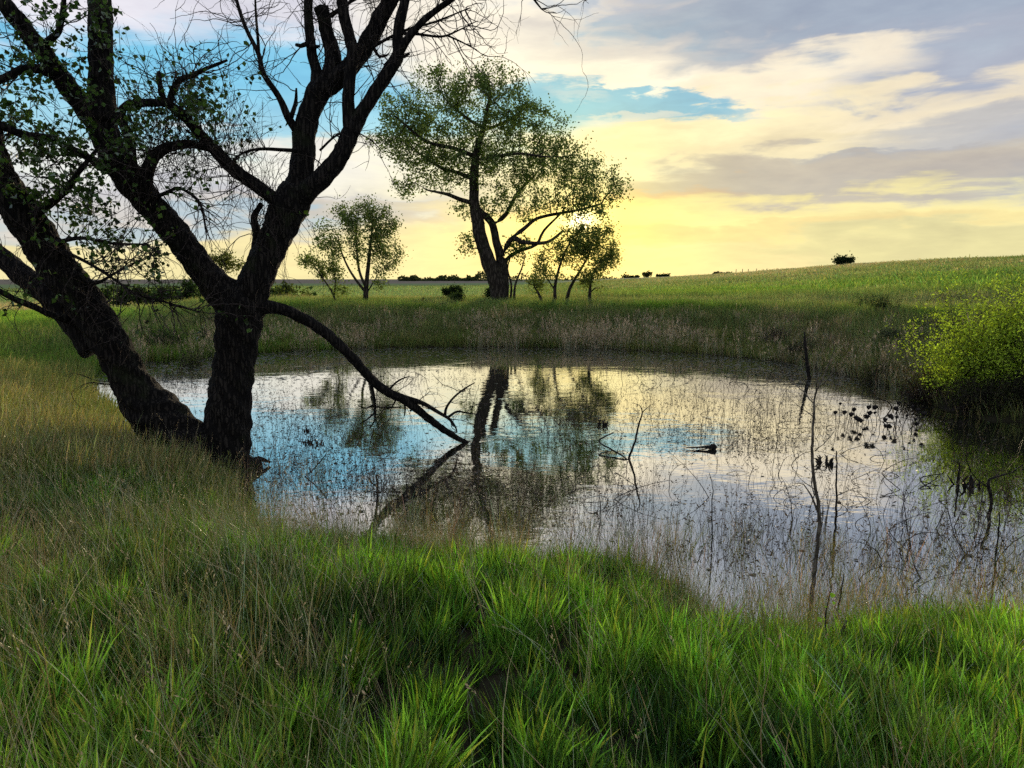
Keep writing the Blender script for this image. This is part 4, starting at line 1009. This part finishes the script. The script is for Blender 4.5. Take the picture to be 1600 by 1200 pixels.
brush('round pale grey dead sage bush on the far right bank', 1212, 528, 28.5, 20, 12, 150, (.15, .12, .10), 301, leafn=2600)
brush('grey brown brushy bush behind the tall dead snag', 1255, 545, 26, 26, 13, 150, (.10, .095, .07), 302, leafn=2600)
brush('grey-green sage bush left of the willow shrub', 1392, 545, 25, 24, 12, 130, (.08, .09, .06), 303, leafn=2600)
brush('dark green low bush left of the willow on the bank slope', 1375, 512, 30, 22, 12, 120, (.040, .065, .024), 304, leafn=3800, name='low_bush')
brush('dark green rounded bush high on the right bank', 1345, 505, 33, 20, 10, 110, (.042, .07, .024), 305, leafn=3200, name='low_bush')
brush('reddish brown dead brush at the foot of the left willow', 1450, 628, 17.4, 34, 18, 170, (.075, .045, .032), 306, leafn=1700)
brush('dark tangled brush overhanging the water under the willows', 1530, 645, 15.6, 44, 18, 220, (.04, .045, .022), 307, leafn=4200)
brush('dark tangled brush at the right picture edge above the water', 1600, 648, 15.4, 40, 18, 200, (.04, .045, .022), 308, leafn=4200)
brush('straw-coloured grass clump on the bank below the sage bush', 1330, 560, 24, 22, 8, 130, (.19, .15, .07), 309, leafn=2200, name='grass_clump', cat='plant')
brush('olive weedy clump at the water edge left of the willow brush', 1385, 595, 20.5, 26, 14, 150, (.08, .085, .035), 310, leafn=3000, name='weed_clump', cat='plant')
brush('yellow-green weedy clump between the near trunks at the far shore', 300, 558, 25, 16, 12, 90, (.12, .14, .05), 311, leafn=1600, name='weed_clump', cat='plant')
brush('dark green leafy mound at the far left end of the pond', 255, 535, 28, 30, 15, 130, (.05, .085, .03), 312, leafn=3600, name='low_bush')

# ------------------------------------------------------------------ dead sticks, snags and saplings in and by the water
def stick_thing(name, label, cat, paths, mat, base, Y0):
    """first path is the stem, the rest branches; each point (px,py,dY,radius m)"""
    t = empty(name, base, label, cat)
    for k, pts in enumerate(paths):
        W_ = np.array([P(q[0], q[1], Y0+q[2]) for q in pts]); rr = [q[3] for q in pts]
        p, r = resample(W_, rr, .06); p = p+np.random.default_rng(int(abs(p[0][0])*100)+k).normal(size=p.shape)*.003
        V_, Q_, T_ = tube(p, r, 7 if k == 0 else 5, 0, k, True, .12)
        mk('stem' if k == 0 else 'branch', V_, Q_, mat, t, T=T_)
    return t
gp = ground(1262, 975)
Ys = gp[1]
stick_thing('dead_sapling', 'tall thin dead sapling rising from the near bank before the water', 'dead sapling',
    [[(1262, 990, 0, .020), (1268, 930, 0, .019), (1274, 880, 0, .017), (1280, 830, 0, .0165), (1279, 790, 0, .014), (1271, 740, 0, .013), (1269, 700, 0, .012), (1271, 650, 0, .010), (1274, 615, 0, .008), (1290, 580, 0, .005), (1305, 545, 0, .003)],
     [(1279, 800, 0, .010), (1268, 775, .05, .007), (1256, 758, .1, .005), (1240, 755, .1, .002)], [(1272, 632, 0, .006), (1258, 615, .1, .004), (1242, 600, .15, .003), (1235, 590, .2, .002)],
     [(1270, 650, 0, .005), (1252, 638, .1, .003), (1234, 622, .1, .002)], [(1274, 615, 0, .006), (1276, 590, -.1, .004), (1277, 565, -.1, .002)],
     [(1273, 705, 0, .005), (1290, 690, -.1, .003), (1304, 672, -.1, .002)], [(1278, 770, 0, .004), (1258, 755, 0, .003), (1238, 736, 0, .0015)], [(1283, 602, 0, .004), (1296, 590, 0, .003), (1303, 575, 0, .0015)]],
    M_palewood, gp, Ys)
g2 = np.array([*pz(1304, 850), 0.])
stick_thing('dead_weed_stalk', 'straight dark dead stem standing in water right of the sapling', 'dead stem',
    [[(1303, 856, 0, .014), (1306, 810, 0, .012), (1307, 770, 0, .011), (1307, 705, 0, .006)], [(1307, 775, 0, .005), (1318, 770, 0, .004), (1330, 765, 0, .002)], [(1306, 800, 0, .004), (1316, 790, 0, .003), (1318, 760, 0, .002)]], M_drift, g2, g2[1])
g2 = np.array([*pz(985, 716), 0.])
stick_thing('bent_stick', 'forked bare stick standing in the middle of the pond', 'stick',
    [[(982, 719, 0, .022), (985, 710, 0, .020), (992, 690, 0, .017), (998, 665, 0, .015), (1003, 645, 0, .011), (1000, 634, 0, .006), (990, 630, 0, .004)], [(1003, 645, 0, .009), (1010, 638, 0, .006), (1018, 632, 0, .004)]], M_drift, g2, g2[1])
g2 = np.array([*pz(985, 722), 0.])
stick_thing('fallen_stick', 'bent thin stick lying on the water beside the forked one', 'stick',
    [[(958, 676, 1.5, .012), (936, 689, 1.0, .014), (955, 702, .6, .014), (978, 716, .2, .012), (992, 732, 0, .010), (1003, 745, -.3, .007)]], M_drift, g2, g2[1])
g2 = np.array([*pz(1262, 592), 0.])
stick_thing('snag', 'dark tapering snag standing at the far right shoreline', 'snag', [[(1266, 598, 0, .060), (1262, 575, 0, .055), (1260, 555, 0, .046), (1258, 535, 0, .035), (1257, 518, 0, .015)], [(1261, 565, 0, .02), (1256, 560, 0, .02), (1252, 556, 0, .01)]], M_drift, g2, g2[1])
g2 = np.array([*pz(1543, 805), 0.])
stick_thing('twisted_branch', 'thick twisted dead branch rising out of the water at right', 'branch',
    [[(1542, 812, 0, .022), (1548, 795, 0, .021), (1549, 778, 0, .019), (1544, 760, 0, .020), (1545, 750, 0, .016), (1560, 744, .1, .010), (1580, 738, .2, .007), (1604, 722, .2, .004)],
     [(1542, 760, 0, .009), (1530, 752, 0, .007), (1518, 738, 0, .006), (1512, 722, 0, .005), (1508, 712, 0, .003)]], M_drift, g2, g2[1])
g2 = np.array([*pz(1498, 765), 0.])
stick_thing('stub_stem', 'short upright dead stub with curled leaves by the looping twigs', 'dead stem', [[(1497, 768, 0, .013), (1498, 745, 0, .012), (1499, 722, 0, .010)]], M_drift, g2, g2[1])
g2 = np.array([*pz(1480, 765), 0.])
stick_thing('looping_twigs', 'thin looping twigs bent over the water near the right edge', 'twigs',
    [[(1476, 740, 1.0, .006), (1458, 742, .6, .007), (1438, 748, .3, .008), (1448, 760, .1, .008), (1470, 770, 0, .007), (1500, 780, 0, .006), (1515, 784, 0, .003)],
     [(1438, 752, .3, .006), (1462, 758, .2, .006), (1490, 766, .1, .005), (1502, 778, 0, .003)],
     [(1435, 715, .8, .004), (1410, 720, .6, .005), (1390, 730, .4, .006), (1378, 740, .2, .006), (1390, 752, .1, .006), (1405, 764, 0, .006), (1425, 778, 0, .004)],
     [(1374, 732, .4, .004), (1350, 742, .3, .005), (1330, 752, .2, .005), (1345, 762, .1, .004), (1366, 772, 0, .003)]], M_drift, g2, g2[1])
g2 = np.array([*pz(1050, 870), 0.])
stick_thing('dead_weed_stalk', 'thin knobbly dead stem near the grassy point of the shore', 'dead stem', [[(1112, 862, 0, .007), (1113, 830, 0, .007), (1112, 790, 0, .006), (1114, 760, 0, .004), (1108, 740, 0, .003)], [(1112, 840, 0, .003), (1106, 850, 0, .002), (1102, 856, 0, .002)]], M_drift, np.array([*pz(1112, 864), 0.]), pz(1112, 864)[1])
stick_thing('dead_weed_stalk', 'crooked dead stem in the water near the right picture edge', 'dead stem', [[(1553, 905, 0, .008), (1556, 870, 0, .008), (1560, 835, 0, .007), (1561, 800, 0, .005)], [(1557, 850, 0, .004), (1562, 860, 0, .003), (1566, 850, 0, .002)]], M_drift, np.array([*pz(1553, 907), 0.]), pz(1553, 907)[1])
gq = ground(1358, 1000)
stick_thing('slanting_stick', 'dark dead stick slanting up through the right foreground grass', 'stick', [[(1352, 1044, 0, .010), (1375, 1010, .1, .009), (1400, 975, .2, .008), (1420, 955, .3, .006), (1440, 930, .4, .002)]], M_palewood, gq, gq[1])
gq = ground(1310, 985)
stick_thing('pale_stalk', 'pale straight dry stalk standing in grass beside the dead sapling', 'stalk', [[(1306, 975, 0, .010), (1312, 935, 0, .008), (1320, 897, 0, .004)]], M_palewood, gq, gq[1])
stick_thing('bark_shard', 'short brown curled wood shard in the grass below the pale stalk', 'wood piece', [[(1304, 1020, 0, .014), (1312, 995, 0, .016), (1322, 970, 0, .008)]], M_palewood, ground(1308, 1015), ground(1308, 1015)[1])
gq = ground(200, 740)
stick_thing('dead_stick', 'dark dead stick lying in grass in front of the leaning trunk', 'stick', [[(172, 700, 0, .02), (190, 718, 0, .022), (208, 735, 0, .02), (222, 748, 0, .01)]], M_drift, gq, gq[1]-.3)
# slanting twig with seed pods by the near shore, left of the fallen branch
g2 = np.array([*pz(475, 745), 0.])
stick_thing('water_twig', 'forked twig slanting out of the water right of the near trunk', 'twig', [[(468, 752, 0, .008), (485, 738, 0, .009), (500, 722, 0, .008), (510, 708, 0, .006)], [(485, 738, 0, .006), (483, 728, 0, .004)]], M_drift, g2, g2[1])
# small dark floating pieces
def floater(label, px, py, s, seed, name='floating_clump', kind=0):
    R = np.random.default_rng(seed); c = np.array([*pz(px, py), 0.]); t = empty(name, c, label, 'floating debris')
    if kind == 0:
        A = Acc()
        for k in range(16):
            a = R.uniform(0, 6.28); q = c+np.array([math.cos(a)*s*.9*R.uniform(.2, 1), math.sin(a)*s*.6, 0]); up = q+np.array([R.normal()*s*.35, R.normal()*s*.3, s*R.uniform(.2, .9)])
            p, r = resample([q-[0, 0, .03], (q+up)/2+R.normal(size=3)*s*.1, up], [s*.06, s*.09, s*.02], s*.2); V_, Q_, T_ = tube(p, r, 5, 0, k, True, .3); A.add(V_, Q_, T_)
        A.build('stalks', M_drift, t)
    else:
        p, r = resample([c+[-s*2.0, .0, .03], c+[-s, 0, .035], c+[0, 0, .05]], [s*.04, s*.07, s*.12], s*.2); V_, Q_, T_ = tube(p, r, 6); mk('stem', V_, Q_, M_drift, t, T=T_)
        p, r = resample([c+[-s*1.5, -.15, .01], c+[-s*.6, -.08, .02], c+[0, 0, .04]], [s*.03, s*.05, s*.08], s*.2); V_, Q_, T_ = tube(p, r, 6); mk('stem', V_, Q_, M_drift, t, T=T_)
        p, r = resample([c+[-.04, 0, .03], c+[.02, 0, .035], c+[.07, 0, .035], c+[.11, 0, .03]], [.02, .055, .06, .02], .02); V_, Q_, T_ = tube(p, r, 12, 0, 1, True, .1); mk('bulb', V_, Q_, M_drift, t, T=T_)
floater('dark bulb-ended twig floating in the open middle of the pond', 1110, 702, .22, 1, 'floating_twig', 1)
floater('dark floating clump, left of the pair in the blue water', 481, 692, .10, 2)
floater('dark floating clump, right of the pair in the blue water', 499, 694, .10, 3)
floater('flat dark clump on the water behind the floating pair', 478, 674, .09, 4)
floater('dark curled leaf clump beside the stub stem at right', 1510, 758, .18, 5)
floater('dark knotted leaf clump beside the dead stem in water', 1288, 725, .16, 6)
floater('dark sprout clump left of the floating bulb twig', 942, 664, .16, 7)
# lotus-like seed heads standing in the water at the right
g_lot = []
R = np.random.default_rng(91)
for k in range(28):
    px = 1308+k*4.7+R.uniform(-1.5, 1.5); py = R.uniform(655, 676)
    c = np.array([*pz(px, py), 0.]); hgt = R.uniform(.08, .42); t = empty('seed_head', c, ORD[k]+' from the left among the dark seed heads standing in water', 'seed head', 'dark seed heads standing in the water at right')
    top = c+[R.normal()*.08, R.normal()*.05, hgt]
    p, r = resample([c-[0, 0, .1], (c+top)/2+R.normal(size=3)*.02, top], [.007, .006, .005], .05); V_, Q_, T_ = tube(p, r, 5); mk('stalk', V_, Q_, M_drift, t, T=T_)
    s = R.uniform(.028, .055); p, r = resample([top+[0, 0, -.02], top+[0, 0, s*.4], top+[.01, 0, s], top+[.01, 0, s*1.3]], [s*.3, s*.9, s, s*.5], .012); V_, Q_, T_ = tube(p, r, 8, 0, 1, True, .15); mk('pod', V_, Q_, M_drift, t, T=T_)
# arching twigs above them
stick_thing('arching_twigs', 'dark arching twigs over the cluster of seed heads', 'twigs', [[(1380, 655, 0, .012), (1392, 640, 0, .012), (1390, 630, 0, .010), (1370, 622, 0, .008), (1345, 618, 0, .005)], [(1400, 648, 0, .01), (1405, 632, 0, .009), (1415, 625, 0, .008), (1426, 632, 0, .007), (1427, 645, 0, .005)],
    [(1405, 650, 0, .008), (1412, 634, 0, .007), (1420, 628, 0, .004)], [(1392, 640, 0, .008), (1402, 625, 0, .006), (1418, 618, 0, .003)]], M_drift, np.array([*pz(1385, 657), 0.]), pz(1385, 657)[1])

# ------------------------------------------------------------------ emergent stems and floating leaves
stemP = proto_coll('emergent_stem', [blades(4, (.25, .75), .0055, .16, .35, .18, 4, seed=140+s, dead=0., cvar=.3, head=(.5, .15, .03, 6, .5)) for s in range(6)] , M_dry)
budP = proto_coll('bud_stem', [blades(4, (.10, .42), .008, .20, .22, .10, 3, seed=160+s, dead=0., cvar=.3, head=(.9, .10, .035, 5, .2)) for s in range(5)], M_dry)
def wpoints(specs):
    X, Y_, D_ = [], [], []
    for (cx, cy, rx, ry, n_) in specs:
        for _ in range(int(n_*.8)):
            px, py = cx+rng.normal()*rx, cy+rng.normal()*ry
            if py < 550: continue
            a, b = pz(px, py); X.append(a); Y_.append(b)
    return np.array(X), np.array(Y_)
x, y = wpoints([(1110, 600, 130, 18, 170), (1180, 640, 120, 30, 200), (1140, 680, 12, 14, 22), (1250, 620, 80, 25, 100), (700, 780, 190, 22, 190), (820, 790, 90, 30, 150), (950, 780, 80, 30, 90), (1350, 740, 110, 40, 80), (1300, 850, 200, 35, 220),
                (1480, 860, 110, 50, 170), (1150, 850, 60, 40, 90), (300, 590, 25, 12, 60), (480, 760, 60, 30, 110), (1560, 760, 50, 30, 80), (620, 740, 80, 40, 90), (900, 640, 60, 25, 60), (870, 600, 60, 15, 40)])
d = sdf(x, y); keep = d < .1
ti = np.tile(np.array([.075, .060, .045]), (len(x), 1))*rng.uniform(.5, 1.8, (len(x), 1))
ps, ro, sc, ix, tt = place(x, y, keep, 6, .45, 1.1, ti, .2); ps[:, 2] = -.02
scatter('emergent_stems', stemP, ps, ro, sc, ix, tt, 'thin dead weed stems standing in the shallow water')
x, y = wpoints([(440, 640, 60, 28, 220), (520, 680, 70, 26, 200), (300, 600, 40, 10, 120), (640, 590, 90, 14, 160), (860, 660, 50, 14, 170), (990, 640, 70, 22, 130), (1040, 690, 60, 16, 60), (1180, 690, 60, 12, 120), (600, 740, 110, 26, 240), (460, 720, 50, 26, 110), (1230, 660, 60, 26, 120)])
d = sdf(x, y); keep = d < 0
ti = np.tile(np.array([.055, .050, .040]), (len(x), 1))*rng.uniform(.5, 1.6, (len(x), 1))
ps, ro, sc, ix, tt = place(x, y, keep, 5, .45, 1.0, ti, .15); ps[:, 2] = -.02
scatter('budding_water_weeds', budP, ps, ro, sc, ix, tt, 'short budded weed tips poking through the pond surface')
A = Acc(); R = np.random.default_rng(404)
for (cx, cy, rx, ry, n_) in [(1120, 600, 150, 22, 46), (1250, 640, 110, 35, 50), (1350, 760, 130, 45, 34), (1480, 850, 90, 45, 34), (960, 770, 70, 40, 14), (560, 620, 120, 30, 16), (1080, 590, 40, 14, 16)]:
    for k in range(n_):
        a_, b_ = pz(cx+R.normal()*rx, max(562, cy+R.normal()*ry)); L = R.uniform(.25, .95); d_ = np.array([R.normal()*.45, R.normal()*.3, 1.]); p_ = np.array([a_, b_, -.03]); pts = [p_]
        if sdf([a_], [b_])[0] > -.05: continue
        cv = np.array([R.normal()*.22, 0, -abs(R.normal())*.16])
        for q in range(8): d_ = d_/np.linalg.norm(d_)+cv+R.normal(size=3)*.07; pts.append(pts[-1]+d_/np.linalg.norm(d_)*L/8)
        r1 = R.uniform(.0035, .007); V_, Q_, _ = tube(pts, np.linspace(r1, r1*.4, 9), 4, cap=False); A.add(V_, Q_)
        for q in range(R.integers(0, 4)):
            i_ = R.integers(2, 8); d2 = R.normal(size=3); d2[2] = abs(d2[2])*.7; d2 /= np.linalg.norm(d2)
            V_, Q_, _ = tube([pts[i_], pts[i_]+d2*L*.15, pts[i_]+d2*L*.3+[0, 0, -.02]], [r1*.6, r1*.4, r1*.2], 3, cap=False); A.add(V_, Q_)
tag(A.build('drowned_twigs', M_drift), 'dark bent twigs and dead stalks standing all over the right of the pond', kind='stuff')
# fringe grass in the shallows of near shore, seed heads against the water
x, y = sample(9000, 4.5, 13, -22, 56, 1.)
d = sdf(x, y); azd = np.degrees(np.arctan2(x, y)); keep = (d < .35) & (d > -2.2) & (rng.uniform(size=len(x)) < np.exp(-np.abs(d)/(.5+.5*sstep(2, 14, azd)))*.45)
ti = mixc(np.tile(TAN*.75, (len(x), 1)), G_ol*1.2, rng.uniform(size=len(x)))
ps, ro, sc, ix, tt = place(x, y, keep, 6, .6, 1.15, ti, .16); ps[:, 2] = np.maximum(ps[:, 2], -.05)
scatter('shore_seed_grass', fine, ps, ro, sc, ix, tt, 'sparse seed-head grass standing in the near shallows')
# floating leaves and duckweed flakes
xx, yy = sample(90000, 5, 34, -42, 45, 1.)
d = sdf(xx, yy); n = fbm(xx, yy, .5, 23, 3); azd = np.degrees(np.arctan2(xx, yy))
pr = .016+.24*sstep(-5.5, -.8, d)*sstep(16, 22, yy)+.14*sstep(-8, -16, azd)*np.clip(n+.3, 0, 1)+.05*np.clip(n, 0, 1)
keep = (d < -.1) & (rng.uniform(size=len(xx)) < pr)
xx, yy = xx[keep], yy[keep]; n_ = len(xx)
s = rng.uniform(.008, .034, n_)*(1+.8*(yy > 20)); an = rng.uniform(0, 6.283, n_); tl = rng.normal(size=(n_, 4))*.004
Vq = []
for q in range(5):
    a_ = an+q*2*math.pi/5; rr = s*rng.uniform(.6, 1.1, n_)*(1+.5*np.abs(np.cos(a_)))
    Vq.append(np.stack([xx+np.cos(a_)*rr, yy+np.sin(a_)*rr, .004+np.abs(rng.normal(size=n_))*.006], -1))
Vq = np.stack(Vq, 1).reshape(-1, 3); k = np.arange(n_)[:, None]*5
Tq = np.concatenate([k+[0, 1, 2], k+[0, 2, 3], k+[0, 3, 4]])
cc = np.repeat(mixc(np.tile([.03, .034, .02], (n_, 1)), [.13, .11, .07], rng.uniform(size=n_)**2), 5, 0)
tag(mk('floating_leaves', Vq, None, M_flake, T=Tq, attrs={'col': cc}, smooth=False), 'scattered duckweed and dead leaves afloat on the pond', kind='stuff')

# ------------------------------------------------------------------ distinct foreground plants
def seedplant(label, px, py, top, seed, col=(.20, .26, .06), n_=18):
    gq = ground(px, py); R = np.random.default_rng(seed); Yq = gq[1]; t = empty('flowering_grass', gq, label, 'grass plant')
    tp = P(px+R.normal()*3, top, Yq+.05); p, r = resample([gq, (gq+tp)/2+R.normal(size=3)*.01, tp], [.003, .0025, .0015], .03)
    A = Acc(); V_, Q_, T_ = tube(p, r, 5); A.add(V_, Q_, T_, np.array(col)); A.build('stem', M_leafN, t)
    A = Acc(); L = np.linalg.norm(tp-gq)
    for k in range(n_):
        f = 1-.42*k/n_; q = gq+(tp-gq)*f; a = k*2.4; o = np.array([math.cos(a), math.sin(a)*.8, 1.1]); o /= np.linalg.norm(o); sl = .030+.028*k/n_; s2 = np.cross(o, [0, 0, 1.]); s2 /= np.linalg.norm(s2)
        q2 = q+o*sl*.4
        A.add([q, q2+s2*.004+o*sl*.2, q2+o*sl, q2-s2*.004+o*sl*.2], [(0, 1, 2, 3)], C=np.array(col)*R.uniform(.7, 1.3))
    A.build('seed_head', M_leafN, t, smooth=False)
seedplant('pale yellow-green grass head at the bottom edge left of centre', 665, 1260, 1142, 1)
seedplant('pale grass seed head standing at the bottom left', 432, 1240, 1122, 2)
seedplant('pale green seed head at the far left edge of the grass', 40, 1000, 868, 3)
seedplant('fuzzy yellowish grass head before the base of the near trunk', 312, 840, 682, 4, (.16, .17, .06))
seedplant('yellowish seed head against the dark foot of the near trunk', 360, 850, 705, 5, (.13, .14, .05))
seedplant('pale grass head in the dark patch left of centre', 285, 980, 820, 6, (.17, .18, .07))
seedplant('tall pale seed head right of the dark left patch', 222, 960, 830, 7, (.17, .18, .07))
seedplant('bright yellow-green sprout near the lower right', 1445, 1230, 1120, 8, (.16, .20, .05))
# small plant with bright round leaves by the sapling
gq = ground(1292, 1010); t = empty('bright_leaf_plant', gq, 'small plant with bright lime leaves at the foot of the dead sapling', 'plant')
R = np.random.default_rng(5)
p, r = resample([gq, P(1290, 960, gq[1]), P(1298, 925, gq[1])], [.006, .005, .003], .05); V_, Q_, T_ = tube(p, r, 6); mk('stem', V_, Q_, M_twig, t, T=T_)
for (px, py, s) in [(1281, 968, .035), (1281, 986, .038), (1301, 930, .034), (1303, 942, .022), (1312, 955, .016), (1290, 948, .014)]:
    c = P(px, py, gq[1]-.03); a_ = np.linspace(0, 6.283, 9)[:-1]; ro_ = s*(1+.18*np.cos(a_*3))*.6
    V_ = np.stack([c[0]+np.cos(a_)*ro_, c[1]+np.sin(a_)*ro_*.5, c[2]+np.sin(a_)*ro_*.8], -1); V_ = np.vstack([V_, c+[0, -.004, -.003]])
    mk('leaf', V_, None, M_leafN, t, T=[(q, (q+1) % 8, 8) for q in range(8)], attrs={'col': np.tile([.22, .42, .03], (9, 1))})
